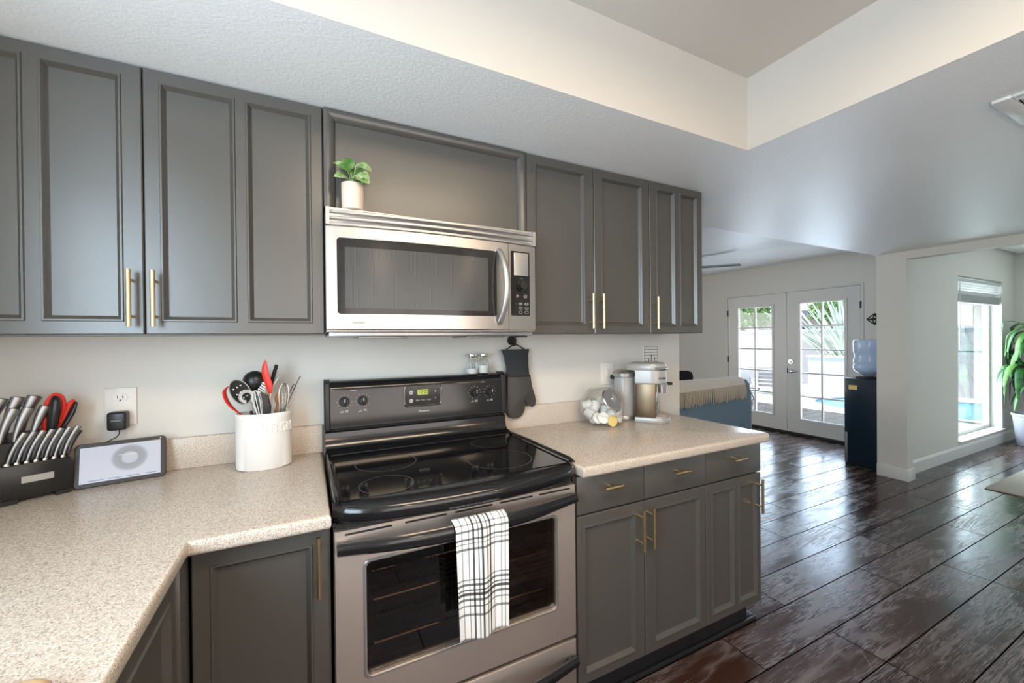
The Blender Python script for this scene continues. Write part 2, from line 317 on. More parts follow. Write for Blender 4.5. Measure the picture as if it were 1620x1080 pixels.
def text(s, name, size, mtx, material, parent, depth=0.0008, align='CENTER', warp=None, label=None, res=3):
    cu = bpy.data.curves.new('txt', 'FONT'); cu.body = s; cu.size = size; cu.extrude = depth; cu.align_x = align; cu.align_y = 'CENTER'; cu.resolution_u = res
    to = bpy.data.objects.new('txt', cu); C.objects.link(to)
    me = bpy.data.meshes.new_from_object(to.evaluated_get(bpy.context.evaluated_depsgraph_get()))
    bpy.data.objects.remove(to); bpy.data.curves.remove(cu)
    bm = bmesh.new(); bm.from_mesh(me); bpy.data.meshes.remove(me)
    if warp:
        bmesh.ops.subdivide_edges(bm, edges=[e for e in bm.edges if e.calc_length() > size*0.12], cuts=5)
        for v_ in bm.verts: v_.co = warp(v_.co)
    else: bm.transform(mtx)
    mb = MB(); mb.bm.free(); mb.bm = bm
    return mb.build(name, material, parent, label, smooth=0)
def facing(origin, u, v):   # matrix: local x along u, y along v, z = outward
    u = Vector(u).normalized(); v = Vector(v).normalized(); w_ = u.cross(v)
    return Matrix(((u.x, v.x, w_.x, origin[0]), (u.y, v.y, w_.y, origin[1]), (u.z, v.z, w_.z, origin[2]), (0, 0, 0, 1)))
NEGY = lambda x, y, z: facing((x, y, z), (1, 0, 0), (0, 0, 1))      # a plane facing the room (-y)
def rrect(x0, x1, z0, z1, r, n_=5):
    out = []
    for cx_, cz_, a0 in ((x1-r, z1-r, 0), (x0+r, z1-r, PI/2), (x0+r, z0+r, PI), (x1-r, z0+r, 1.5*PI)):
        out += [(cx_+r*math.cos(a0+PI/2*k/n_), cz_+r*math.sin(a0+PI/2*k/n_)) for k in range(n_+1)]
    return out
def plate(mb, x0, x1, z0, z1, y0, y1, r):
    return mb.prism(rrect(x0, x1, z0, z1, r), lambda a, b_: (a, y0, b_), lambda a, b_: (a, y1, b_))

# ---------------------------------------------------------------- the setting
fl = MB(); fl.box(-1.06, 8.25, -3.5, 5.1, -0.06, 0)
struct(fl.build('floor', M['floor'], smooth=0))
H = 2.12; TX0, TX1, TY0, TY1, TZ = -0.62, 1.591, -2.85, -0.695, 2.418
mb = MB()
for a in ((-1.0, TX0, -3.45, 0.171), (TX1, 4.984, -3.45, 0.171), (TX0, TX1, TY1, 0.171), (TX0, TX1, -3.45, TY0)):
    mb.face([mb.V((a[0], a[2], H)), mb.V((a[1], a[2], H)), mb.V((a[1], a[3], H)), mb.V((a[0], a[3], H))])
struct(mb.build('ceiling', M['ceil'], smooth=0))
mb = MB()
mb.box(TX0-.04, TX0, TY0-.04, TY1+.04, H+.0005, TZ); mb.box(TX1, TX1+.04, TY0-.04, TY1+.04, H+.0005, TZ); mb.box(TX0, TX1, TY1, TY1+.04, H+.0005, TZ); mb.box(TX0, TX1, TY0-.04, TY0, H+.0005, TZ)
mb.box(TX0-.04, TX1+.04, TY0-.04, TY1+.04, TZ, TZ+.03)
struct(mb.build('ceiling_tray', M['cream'], smooth=0))
# living room ceiling: low flat, rising slope, high flat
mb = MB(); xs = [(-1.0, 2.12), (2.5, 2.121), (4.79, 2.375), (6.05, 2.375)]
for (a, za), (b_, zb_) in zip(xs, xs[1:]):
    mb.face([mb.V((a, 0.171, za)), mb.V((b_, 0.171, zb_)), mb.V((b_, 5.05, zb_)), mb.V((a, 5.05, za))])
mb.face([mb.V((2.5, .171, 2.12)), mb.V((4.9, .171, 2.12)), mb.V((4.9, .171, 2.375)), mb.V((4.79, .171, 2.375))])
struct(mb.build('ceiling_living', M['ceil'], smooth=0))
mb = MB(); mb.box(4.984, 8.155, -3.45, 0.0, 2.39, 2.42); struct(mb.build('ceiling_dining', M['ceil'], smooth=0))
mb = MB(); mb.box(-1.2, 8.35, -3.65, 0.3, 2.60, 2.7); mb.box(-1.2, 6.35, 0.3, 5.25, 2.60, 2.7); struct(mb.build('roof', M['roofw'], smooth=0))  # unseen slab added above the ceilings to block the sun
mb = MB(); mb.box(-1.0, 1.98, 0.0, 0.13, 0, 2.6); struct(mb.build('wall_north', M['wall'], smooth=0))
mb = MB(); mb.box(-1.06, -0.94, -3.5, 5.1, 0, 0.98); mb.box(-1.06, -0.94, -3.5, 5.1, 2.08, 2.6); mb.box(-1.06, -0.94, -3.5, -2.4, .98, 2.08); mb.box(-1.06, -0.94, -1.15, 5.1, .98, 2.08)
struct(mb.build('wall_west', M['wall'], smooth=0))
mb = MB(); mb.box(-1.06, 8.25, -3.55, -3.42, 0, .65); mb.box(-1.06, 8.25, -3.55, -3.42, 2.08, 2.6); mb.box(-1.06, -.6, -3.55, -3.42, .65, 2.08); mb.box(1.8, 8.25, -3.55, -3.42, .65, 2.08)
struct(mb.build('wall_south', M['wall'], smooth=0))
mb = MB(); mb.box(8.155, 8.27, -3.5, 0.17, 0, .5); mb.box(8.155, 8.27, -3.5, 0.17, 2.05, 2.6); mb.box(8.155, 8.27, -3.5, -3.0, .5, 2.05); mb.box(8.155, 8.27, -1.4, .17, .5, 2.05); struct(mb.build('wall_east', M['wall'], smooth=0))  # unseen window opening added for the east fill lamp
mb = MB(); mb.box(-1.0, 6.05, 5.0, 5.12, 0, .5); mb.box(-1.0, 6.05, 5.0, 5.12, 2.05, 2.6); mb.box(-1.0, .1, 5.0, 5.12, .5, 2.05); mb.box(2.3, 6.05, 5.0, 5.12, .5, 2.05); struct(mb.build('wall_living_north', M['wall'], smooth=0))  # unseen window opening added for the living room fill lamp
# column, header, window wall
mb = MB(); mb.box(4.87, 4.984, -0.052, 0.171, 0, 2.12); mb.box(4.87, 4.984, -3.42, -0.052, 2.05, 2.6); mb.box(4.87, 4.984, -.052, .171, 2.12, 2.6)
struct(mb.build('wall_opening', M['wall'], smooth=0))
WX0, WX1, WZ0, WZ1 = 6.33, 7.695, 0.165, 2.0
mb = MB(); mb.box(4.984, WX0, 0.03, .20, 0, 2.6); mb.box(WX1, 8.27, 0.03, .20, 0, 2.6); mb.box(WX0, WX1, 0.03, .20, WZ1, 2.6); mb.box(WX0, WX1, 0.03, .20, 0, WZ0)
struct(mb.build('wall_window', M['wall'], smooth=0))
DY0, DY1, DYM, DZ = 0.727, 2.461, 1.578, 1.958
mb = MB(); mb.box(5.9, 6.05, .201, DY0-.02, 0, 2.6); mb.box(5.9, 6.05, DY1+.02, 5.0, 0, 2.6); mb.box(5.9, 6.05, DY0-.02, DY1+.02, DZ+.02, 2.6)
struct(mb.build('wall_door_side', M['wall'], smooth=0))
# baseboards
def bboard(name, prof_pts, x0, x1, y): # along x facing -y
    mb = MB(); mb.loop_loft([[(x, y-a, z) for a, z in prof_pts] for x in (x0, x1)]); return mb
BP = [(0, 0), (0.016, 0), (0.016, 0.105), (0.010, 0.118), (0.004, 0.125), (0, 0.125)]
struct(bboard('b', BP, 4.984, 8.15, 0.03).build('baseboard_window', M['trim'], smooth=20))
mb = MB(); mb.box(4.858, 4.996, -.066, .171, 0, .112, .003); struct(mb.build('baseboard_opening', M['trim'], smooth=30))
mb = MB(); mb.box(8.139, 8.155, -3.4, .03, 0, .12, .003); struct(mb.build('baseboard_east', M['trim'], smooth=30))
mb = MB(); mb.box(5.885, 5.90, .201, DY0-.06, 0, .1, .003); mb.box(5.885, 5.90, DY1+.06, 5.0, 0, .1, .003); struct(mb.build('baseboard_door_side', M['trim'], smooth=30))
# french doors
mb = MB()
mb.box(5.893, 6.05, DY0-.032, DY0-.004, 0, DZ+.03, .002); mb.box(5.893, 6.05, DY1+.004, DY1+.032, 0, DZ+.03, .002); mb.box(5.893, 6.05, DY0-.004, DY1+.004, DZ+.004, DZ+.03, .002)
struct(mb.build('trim_1', M['door_w'], smooth=30))
mb = MB(); mb.box(5.88, 6.1, DY0, DY1, 0, .03, .004); struct(mb.build('trim_2', M['matblack'], smooth=30))
def french(idx, y0, y1, g0, g1, z0, z1, knob):
    fx = 5.905; mb = MB()
    ys = [y0+.003, g0, g1, y1-.003]; zs = [.035, z0, z1, DZ]
    for i in range(3):
        for j in range(3):
            if i == 1 and j == 1: continue
            mb.box(fx, fx+.044, ys[i], ys[i+1], zs[j], zs[j+1])
    bmesh.ops.remove_doubles(mb.bm, verts=mb.bm.verts, dist=1e-5)
    d = struct(mb.build('door_%d' % idx, M['door_w'], smooth=0))
    b_ = MB()
    for (a0, a1, c0, c1) in ((g0-.02, g0+.012, z0-.02, z1+.02), (g1-.012, g1+.02, z0-.02, z1+.02), (g0+.012, g1-.012, z0-.02, z0+.012), (g0+.012, g1-.012, z1-.012, z1+.02)): b_.box(fx-.008, fx+.004, a0, a1, c0, c1, .004)
    b_.build('glazing_bead', M['trim'], d)
    mu = MB(); w_ = .011
    mu.box(fx+.004, fx+.03, (g0+g1)/2-w_, (g0+g1)/2+w_, z0+.012, z1-.012, .003)
    for k in range(1, 5):
        z = z0+(z1-z0)*k/5; mu.box(fx+.005, fx+.029, g0+.012, g1-.012, z-w_, z+w_, .003)
    mu.build('muntin_grid', M['trim'], d)
    p = MB(); p.box(fx+.015, fx+.019, g0, g1, z0, z1); p.build('pane', M['pane'], d)
    for z in (1.72, 1.0, .25):
        yy = y1 if idx == 1 else y0
        h = MB(); h.box(fx-.014, fx-.001, yy-.008 if idx == 1 else yy-.012, yy+.012 if idx == 1 else yy+.008, z-.045, z+.045, .003); h.build('hinge', M['matblack'], d, label='dark hinge')
    if knob:
        k = MB(); k.cyl((fx, 1.523, .87), (fx-.01, 1.523, .87), .03); k.cyl((fx-.01, 1.523, .87), (fx-.04, 1.523, .87), .011); k.tube([(fx-.04, 1.523, .87), (fx-.045, 1.50, .87), (fx-.045, 1.45, .865)], .009, 10); k.ball((fx-.04, 1.523, .87), .02)
        k.build('handle', M['chrome'], d, label='chrome handle')
        k = MB(); k.cyl((fx, 1.523, 1.0), (fx-.014, 1.523, 1.0), .030); k.cyl((fx-.014, 1.523, 1.0), (fx-.02, 1.523, 1.0), .012); k.box(fx-.035, fx-.015, 1.519, 1.527, .985, 1.015, .003); k.build('deadbolt', M['chrome'], d, label='chrome deadbolt')
        k = MB(); k.box(fx-.004, fx+.001, DYM-.014, DYM-.002, .84, .91, .002); k.build('latch_plate', M['matblack'], d)
    return d
french(1, DYM, DY1, 1.768, 2.296, .235, 1.79, False)
french(2, DY0, DYM, .886, 1.412, .222, 1.80, True)
# tall window
mb = MB(); fy0, fy1 = .13, .17
for a in ((WX0, WX0+.045, WZ0, WZ1), (WX1-.05, WX1, WZ0, WZ1), (WX0+.045, WX1-.05, WZ0, WZ0+.05), (WX0+.045, WX1-.05, WZ1-.05, WZ1)): mb.box(a[0], a[1], fy0, fy1, a[2], a[3], .004)
wi = struct(mb.build('window_1', M['trim'], smooth=30))
mb = MB(); mb.box(WX0+.045, WX1-.05, .148, .152, WZ0+.05, WZ1-.05); mb.build('pane', M['pane'], wi)
mb = MB(); mb.box(WX0+.001, WX1-.001, .0, .13, WZ0, WZ0+.012, .002); mb.build('sill', M['trim'], wi)
# kitchen window over the sink and rear glazing (behind the camera); unseen east and living windows added for fill lamps
for k, (a0, a1, axis, pl, z0, z1) in enumerate(((-2.4, -1.15, 'x', -1.015, .98, 2.08), (-.6, 1.8, 'y', -3.495, .65, 2.08), (-3.0, -1.4, 'x', 8.22, .5, 2.05), (.1, 2.3, 'y', 5.07, .5, 2.05))):
    mb = MB()
    def bb(u0, u1, c0, c1):
        if axis == 'x': mb.box(pl-.025, pl+.025, u0, u1, c0, c1, .004)
        else: mb.box(u0, u1, pl-.025, pl+.025, c0, c1, .004)
    bb(a0, a0+.05, z0, z1); bb(a1-.05, a1, z0, z1); bb(a0+.05, a1-.05, z0, z0+.05); bb(a0+.05, a1-.05, z1-.05, z1); bb((a0+a1)/2-.02, (a0+a1)/2+.02, z0+.05, z1-.05)
    struct(mb.build('window_%d' % (k+2), M['trim'], smooth=30))

# window blind
e = empty('window_blind', ((WX0+WX1)/2, .07, 1.99), 'white horizontal slat blind raised at the top of the tall dining window', 'blind')
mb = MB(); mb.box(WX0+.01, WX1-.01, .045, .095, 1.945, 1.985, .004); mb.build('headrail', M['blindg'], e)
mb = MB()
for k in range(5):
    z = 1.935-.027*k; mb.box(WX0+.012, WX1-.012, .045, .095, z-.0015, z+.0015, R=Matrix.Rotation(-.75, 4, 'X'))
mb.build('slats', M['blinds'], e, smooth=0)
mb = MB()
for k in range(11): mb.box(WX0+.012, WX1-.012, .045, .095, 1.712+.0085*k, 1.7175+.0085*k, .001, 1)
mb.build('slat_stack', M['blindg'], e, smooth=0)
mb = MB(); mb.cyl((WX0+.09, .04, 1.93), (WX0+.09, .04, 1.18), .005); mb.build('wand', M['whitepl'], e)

# ---------------------------------------------------------------- cabinetry
def paneled(mb, P, Wd, Hh, panels, th=.019, bead=.004, deep=.010):
    """slab in local (u 0..Wd, v 0..Hh); P maps (u, v, w) w outward; panels = list (u0,u1) with shared v0,v1"""
    us = [0] + [x for p_ in panels for x in p_[:2]] + [Wd]; v0, v1 = panels[0][2:]; vs = [0, v0, v1, Hh]
    e_ = .0025
    def q(a, b_, c_, d_): mb.face([mb.V(P(*a)), mb.V(P(*b_)), mb.V(P(*c_)), mb.V(P(*d_))])
    for i in range(len(us)-1):
        for j in range(3):
            if j == 1 and i % 2 == 1: continue
            ua, ub, va, vb = us[i], us[i+1], vs[j], vs[j+1]
            if i == 0: ua = e_
            if i == len(us)-2: ub = Wd-e_
            if j == 0: va = e_
            if j == 2: vb = Hh-e_
            q((ua, va, 0), (ub, va, 0), (ub, vb, 0), (ua, vb, 0))
    for k in range(1, len(us)-1, 2):
        rings = []
        for ins, w_ in ((0, 0), (.002, bead), (.006, bead), (.009, 0.0), (.011, -.004), (.016, -deep)):
            a, b_, c_, d_ = us[k]+ins, us[k+1]-ins, v0+ins, v1-ins
            rings.append([(a, c_, w_), (b_, c_, w_), (b_, d_, w_), (a, d_, w_)])
        for r1, r2 in zip(rings, rings[1:]):
            for i in range(4): j = (i+1) % 4; q(r1[i], r1[j], r2[j], r2[i])
        q(*rings[-1])
    o1 = [(e_, e_, 0), (Wd-e_, e_, 0), (Wd-e_, Hh-e_, 0), (e_, Hh-e_, 0)]; o2 = [(0, 0, -e_), (Wd, 0, -e_), (Wd, Hh, -e_), (0, Hh, -e_)]; o3 = [(0, 0, -th), (Wd, 0, -th), (Wd, Hh, -th), (0, Hh, -th)]
    for r1, r2 in ((o1, o2), (o2, o3)):
        for i in range(4): j = (i+1) % 4; q(r1[i], r1[j], r2[j], r2[i])
    q(*o3); bmesh.ops.remove_doubles(mb.bm, verts=mb.bm.verts, dist=1e-5)
def door(parent, x0, x1, z0, z1, y, panels, name='door'):
    mb = MB(); paneled(mb, lambda u, v_, w_: (x0+u, y-w_, z0+v_), x1-x0, z1-z0, [(a-x0, b_-x0, c_-z0, d_-z0) for a, b_, c_, d_ in panels])
    return mb.build(name, M['cab'], parent, smooth=25)
def pull_v(parent, x, y, z0, z1):
    mb = MB(); mb.cyl((x, y-.033, z0), (x, y-.033, z1), .0058)
    for z in (z0+.028, z1-.028): mb.cyl((x, y+.0005, z), (x, y-.033, z), .0042)
    mb.build('handle', M['brass'], parent, label='brass bar handle')
def pull_t(parent, x0, x1, y, z):
    mb = MB(); mb.cyl((x0, y-.033, z), (x1, y-.033, z), .0062)
    mb.cyl(((x0+x1)/2, y+.0005, z), ((x0+x1)/2, y-.033, z), .0045)
    mb.build('handle', M['brass'], parent, label='brass T-bar handle')
UY = -.291; G = .0015
def upper(x0, x1, z0, z1, label, doors):
    e = empty('wall_cabinet', ((x0+x1)/2, -.15, z0), label, 'cabinet')
    mb = MB(); mb.box(x0+.0008, x1-.0008, UY+.0205, -.001, z0, z1-.0015); mb.build('body', M['cab'], e, smooth=0)
    for dx0, dx1, pans, hx in doors:
        d = door(e, dx0+G, dx1-G, z0+.002, z1-.005, UY, [(a, b_, 1.405, 2.083) for a, b_ in pans])
        if hx is not None: pull_v(d, hx, UY, 1.391, 1.546)
    return e
upper(-.914, 0, 1.368, H, 'wide wall cabinet with two double-panel doors, above the utensil crock and tablet', [(-.914, -.457, [(-.874, -.69), (-.662, -.500)], -.482), (-.457, 0, [(-.421, -.24), (-.214, -.035)], -.431)])
e = empty('wall_cabinet', (.38, -.15, 1.79), 'short wall cabinet with one wide moulded panel above the microwave', 'cabinet')
mb = MB(); mb.box(.001, .761, UY+.0205, -.001, 1.79, H-.0015); mb.build('body', M['cab'], e, smooth=0)
mb = MB(); mb.box(.002, .76, UY+.012, UY+.020, 1.79, H-.003); mb.build('panel', M['cab'], e)
mb = MB(); prof = [(0, 0), (0, .016), (.006, .019), (.016, .018), (.026, .012), (.034, .006), (.036, 0)]
def mould(p0, p1, inn, m0=1):  # p0,p1 corners, inn inward dir
    p0, p1, inn = Vector(p0), Vector(p1), Vector(inn); d = (p1-p0).normalized()
    mb.loop_loft([[p0+inn*a+d*a*m0+Vector((0, -b_, 0)) for a, b_ in prof], [p1+inn*a-d*a+Vector((0, -b_, 0)) for a, b_ in prof]])
yb_ = UY+.012
mould((.003, yb_, H-.004), (.759, yb_, H-.004), (0, 0, -1)); mould((.003, yb_, 1.79), (.003, yb_, H-.004), (1, 0, 0), 0); mould((.759, yb_, 1.79), (.759, yb_, H-.004), (-1, 0, 0), 0)
mb.build('moulding', M['cab'], e)
upper(.762, 1.449, 1.368, H, 'wall cabinet with two single-panel doors right of the microwave', [(.762, 1.109, [(.800, 1.060)], 1.078), (1.109, 1.449, [(1.150, 1.400)], 1.136)])
upper(1.449, 1.825, 1.368, H, 'narrow wall cabinet with one double-panel door at the end of the run', [(1.449, 1.825, [(1.492, 1.622), (1.656, 1.785)], 1.469)])

BY = -.62
def base(x0, x1, label, units, gap=True):
    e = empty('base_cabinet', ((x0+x1)/2, -.3, 0), label, 'cabinet')
    mb = MB(); mb.box(x0+.0008, x1-.0008, BY+.0205, -.001, .135, .874); mb.box(x0+.0008, x1-.0008, -.54, -.001, 0.0005, .135); mb.build('body', M['cab'], e, smooth=0)
    for dx0, dx1, pans, hx, drawer in units:
        ztop = .731 if drawer else .868
        d = door(e, dx0+G, dx1-G, .146, ztop, BY, [(a, b_, .180, ztop-.035) for a, b_ in pans])
        if drawer:
            pull_v(d, hx, BY, .563, .715)
            mb = MB(); mb.box(dx0+G, dx1-G, BY, BY+.019, .738, .870, .002)
            dr = mb.build('drawer', M['cab'], e); mx_ = drawer; pull_t(dr, mx_-.040, mx_+.040, BY, .822)
        else: pull_v(d, hx, BY, .709, .860)
    mb = MB(); mb.box(x0+.001, x1-.001, -.548, -.541, .001, .133); mb.build('toe_kick', M['toe'], e, smooth=0)
    return e
base(.765, 1.418, 'base cabinet with two drawers over two doors right of the range', [(.768, 1.078, [(.795, 1.032)], 1.043, .905), (1.078, 1.418, [(1.122, 1.382)], 1.093, 1.248)])
e = base(1.418, 1.785, 'end base cabinet with one drawer over a double-panel door', [(1.418, 1.785, [(1.452, 1.598), (1.626, 1.757)], 1.747, 1.598)])
mb = MB(); mb.box(.77, 1.84, -.560, -.549, .0005, .022, .004); mb.box(1.786, 1.84, -.549, -.1, .0005, .022, .004); struct(mb.build('trim_3', M['toe']))
base(-.295, -.003, 'narrow base cabinet with one door left of the range', [(-.294, -.006, [(-.258, -.045)], -.032, None)])
# left leg cabinets facing +x
e = empty('base_cabinet', (-.62, -1.2, 0), 'dark base cabinet under the left leg of the counter, facing the range aisle', 'cabinet')
mb = MB(); mb.box(-.938, -.3365, -1.9, -.002, .135, .874); mb.box(-.938, -.40, -1.9, -.002, .0005, .135); mb.box(-.337, -.3225, -1.9, -.70, .135, .874); mb.build('body', M['cab'], e, smooth=0)
mb = MB(); mb.box(-.3355, -.2965, -.69, -.6215, .14, .872, .001); mb.build('filler_strip', M['cab'], e)
for (a, b_) in ((-1.10, -.692), (-1.51, -1.103), (-1.9, -1.513)):
    mb = MB(); paneled(mb, lambda u, v_, w_: (-.303+w_, a+G+u, .146+v_), b_-a-2*G, .722, [(.04, b_-a-.043, .04, .682)]); mb.build('door', M['cab'], e, smooth=25)

# countertops: slab with rolled front edge, plus backsplash
def edge_prof(top=.914, th=.038, r=.012):
    pts = []
    for k in range(6): a = PI/2*k/5; pts.append((r-r*math.sin(a), top-r+r*math.cos(a)))   # (inward offset, z)
    for k in range(5): a = PI/2*k/4; pts.append((r-r*math.cos(a), top-th+r-r*math.sin(a)))
    return pts
def slab(mb, outline, inset_edges_all=True, top=.914, th=.038):
    # outline: ccw list of (x,y); offset by profile inward
    n_ = len(outline); P = [Vector((*p, 0)) for p in outline]
    def off(d):
        out = []
        for i in range(n_):
            a, b_, c_ = P[i-1], P[i], P[(i+1) % n_]; e1 = (b_-a).normalized(); e2 = (c_-b_).normalized(); n1 = Vector((-e1.y, e1.x, 0)); n2 = Vector((-e2.y, e2.x, 0))
            k = (n1+n2); k = k/ max(.2, (1+n1.dot(n2))); out.append(b_+k*d)
        return out
    rings = [[(p.x, p.y, z) for p in off(d)] for d, z in edge_prof(top, th)]
    mb.loop_loft(rings); return mb
def arc(cx_, cy_, r, a0, a1, n_=6): return [(cx_+r*math.cos(a0+(a1-a0)*k/n_), cy_+r*math.sin(a0+(a1-a0)*k/n_)) for k in range(n_+1)]
e = empty('countertop', (1.28, -.33, .876), 'beige speckled countertop right of the range, holding the coffee maker', 'countertop')
mb = MB(); slab(mb, [(.765, -.002), (.765, -.66)] + arc(1.775, -.63, .03, -PI/2, 0) + [(1.805, -.002)]); mb.build('worktop', M['lam'], e, smooth=40)
mb = MB(); mb.box(.766, 1.80, -.021, -.001, .9135, 1.02, .004); mb.build('backsplash', M['lam'], e)
e = empty('countertop', (-.6, -.5, .876), 'beige speckled L-shaped countertop left of the range', 'countertop')
mb = MB(); slab(mb, [(-.938, -.002), (-.938, -2.3), (-.288, -2.3)] + [(-.288, -.66)] + [(-.003, -.66), (-.003, -.002)]); mb.build('worktop', M['lam'], e, smooth=40)
mb = MB(); mb.box(-.938, -.004, -.021, -.001, .9135, 1.02, .004); mb.build('backsplash', M['lam'], e)
mb = MB(); mb.box(-.938, -.918, -2.3, -.022, .9135, 1.0, .004); mb.build('backsplash', M['lam'], e)

# ---------------------------------------------------------------- range
e = rng = empty('kitchen_range', (.381, -.33, 0), 'freestanding stainless electric range with black glass cooktop', 'range')
mb = MB(); mb.box(.003, .02, -.598, -.03, .04, .866); mb.box(.742, .759, -.598, -.03, .04, .866); mb.box(.02, .742, -.05, -.03, .04, .866); mb.box(.02, .742, -.598, -.05, .04, .33); mb.box(.02, .742, -.598, -.05, .80, .866); mb.box(.05, .712, -.55, -.08, 0.0005, .04)
mb.build('body', M['blackpl'], e, smooth=0)
mb = MB(); mb.box(.02, .10, -.598, -.16, .335, .80); mb.box(.662, .742, -.598, -.16, .335, .80); mb.box(.10, .662, -.16, -.15, .335, .80); mb.box(.10, .662, -.597, -.16, .335, .40); mb.box(.10, .662, -.597, -.16, .79, .80)
mb.build('oven_cavity', M['oven_in'], e, smooth=0)
for z in (.50, .62):
    mb = MB(); mb.cyl((.105, -.57, z), (.657, -.57, z), .004, seg=8); mb.cyl((.105, -.2, z), (.657, -.2, z), .004, seg=8); mb.cyl((.105, -.59, z+.01), (.657, -.59, z+.01), .004, seg=8)
    for k in range(15): x = .13+.036*k; mb.cyl((x, -.575, z+.003), (x, -.2, z+.003), .002, seg=6)
    mb.build('oven_rack', M['chrome'], e, label='chrome wire oven rack')
# oven door with window opening
X0, X1, Z0, Z1 = .004, .758, .337, .853; wx0, wx1, wz0, wz1 = .082, .678, .452, .756
mb = MB(); outer = rrect(X0, X1, Z0, Z1, .006); inner = rrect(wx0, wx1, wz0, wz1, .014)
rings = [[(a, -.600, b_) for a, b_ in outer], [(a, -.622, b_) for a, b_ in outer], [(a+(.381-a)*.006, -.626, b_+(.6-b_)*.006) for a, b_ in outer], [(a, -.626, b_) for a, b_ in inner], [(a, -.612, b_) for a, b_ in inner], [(a, -.600, b_) for a, b_ in inner], [(a, -.600, b_) for a, b_ in outer]]
mb.loop_loft(rings, cap=False); od = mb.build('oven_door', M['steel'], e, smooth=30)
mb = MB(); mb.loop_loft([[(a, -.6275, b_) for a, b_ in rrect(wx0-.008, wx1+.008, wz0-.008, wz1+.008, .018)], [(a, -.630, b_) for a, b_ in rrect(wx0-.006, wx1+.006, wz0-.006, wz1+.006, .017)], [(a, -.630, b_) for a, b_ in rrect(wx0-.002, wx1+.002, wz0-.002, wz1+.002, .015)], [(a, -.620, b_) for a, b_ in rrect(wx0, wx1, wz0, wz1, .014)]], cap=False)
mb.build('window_trim', M['silver'], od)
mb = MB(); plate(mb, wx0+.001, wx1-.001, wz0+.001, wz1-.001, -.616, -.612, .013); mb.build('window_glass', M['ovenpane'], od, smooth=30)
mb = MB()
for a, b_ in ((.030, .150), (.185, .305), (.330, .450), (.475, .590), (.615, .735)): plate(mb, a, b_, .8385, .8435, -.6275, -.624, .002)
mb.build('vent_slots', M['matblack'], od)
def bow_handle(x0, x1, zc, yo, ym, hh, parent, name='handle'):
    mb = MB(); rings = []; N = 28
    for i in range(N+1):
        t = i/N; x = x0+(x1-x0)*t; y = yo+(ym-yo)*(1-(2*t-1)**4)*(.35+.65*math.sin(PI*t)); th = .012; h_ = hh*(.72+.28*math.sin(PI*t))
        rings.append([(x, y-th*.9, zc-h_*.30), (x, y-th, zc), (x, y-th*.8, zc+h_*.30), (x, y-th*.2, zc+h_*.5), (x, y+th*.6, zc+h_*.42), (x, y+th*.6, zc-h_*.42), (x, y-th*.2, zc-h_*.5)])
    mb.loop_loft(rings); mb.box(x0, x0+.03, -.6275, yo+.004, zc-hh*.33, zc+hh*.33, .004); mb.box(x1-.03, x1, -.6275, yo+.004, zc-hh*.33, zc+hh*.33, .004)
    return mb.build(name, M['enamel'], parent, label='black bowed handle')
bow_handle(.010, .750, .812, -.642, -.690, .044, od)
# drawer
mb = MB(); mb.box(.004, .758, -.625, -.600, .055, .324, .004); dr = mb.build('storage_drawer', M['steel'], e)
bow_handle(.05, .750, .262, -.642, -.680, .042, dr)
mb = MB(); mb.box(.01, .752, -.612, -.598, .855, .868); mb.build('vent_gap', M['matblack'], e, smooth=0)
# cooktop
mb = MB(); rings = []; N = 40
for i in range(N+1):
    t = i/N; x = .0015+.759*t; s_ = 2*t-1; c_ = (1-abs(s_)**12)**.5 if abs(s_) < 1 else 0
    f = -.618-.030*c_-.055*(1-abs(s_)**2.2)*.9*c_
    rings.append([(x, -.075, .926), (x, -.60, .926), (x, f+.045*(.5+.5*c_), .9265), (x, f+.012, .921), (x, f+.002, .910), (x, f, .896), (x, f+.004, .882), (x, f+.020, .870), (x, -.59, .869), (x, -.075, .869)])
mb.loop_loft(rings); ck = mb.build('cooktop', M['enamel'], e, smooth=50)
mb = MB(); plate_pts = rrect(.026, .736, -.622, -.155, .012); mb.prism(plate_pts, lambda a, b_: (a, b_, .9265), lambda a, b_: (a, b_, .9285)); mb.build('glass_surface', M['blackgl'], ck, smooth=30)
def ringm(cx_, cy_, r, w_=.0011):
    mb = MB(); mb.loop_loft([[(cx_+q_*math.cos(2*PI*k/64), cy_+q_*math.sin(2*PI*k/64), .9288) for k in range(64)] for q_ in (r-w_, r+w_)], cap=False); mb.build('burner_ring', M['ring'], ck, smooth=0)
for a in ((.150, -.545, .076), (.185, -.325, .100), (.545, -.475, .112), (.60, -.255, .072)): ringm(*a)
for x in (.012, .7505):
    mb = MB(); mb.tube([(x, -.14, .928), (x, -.15, .934), (x, -.30, .935), (x, -.60, .935), (x, -.63, .930)], [.006, .0075, .0085, .0085, .005], 12, flat=.6); mb.build('side_rail', M['enamel'], ck)
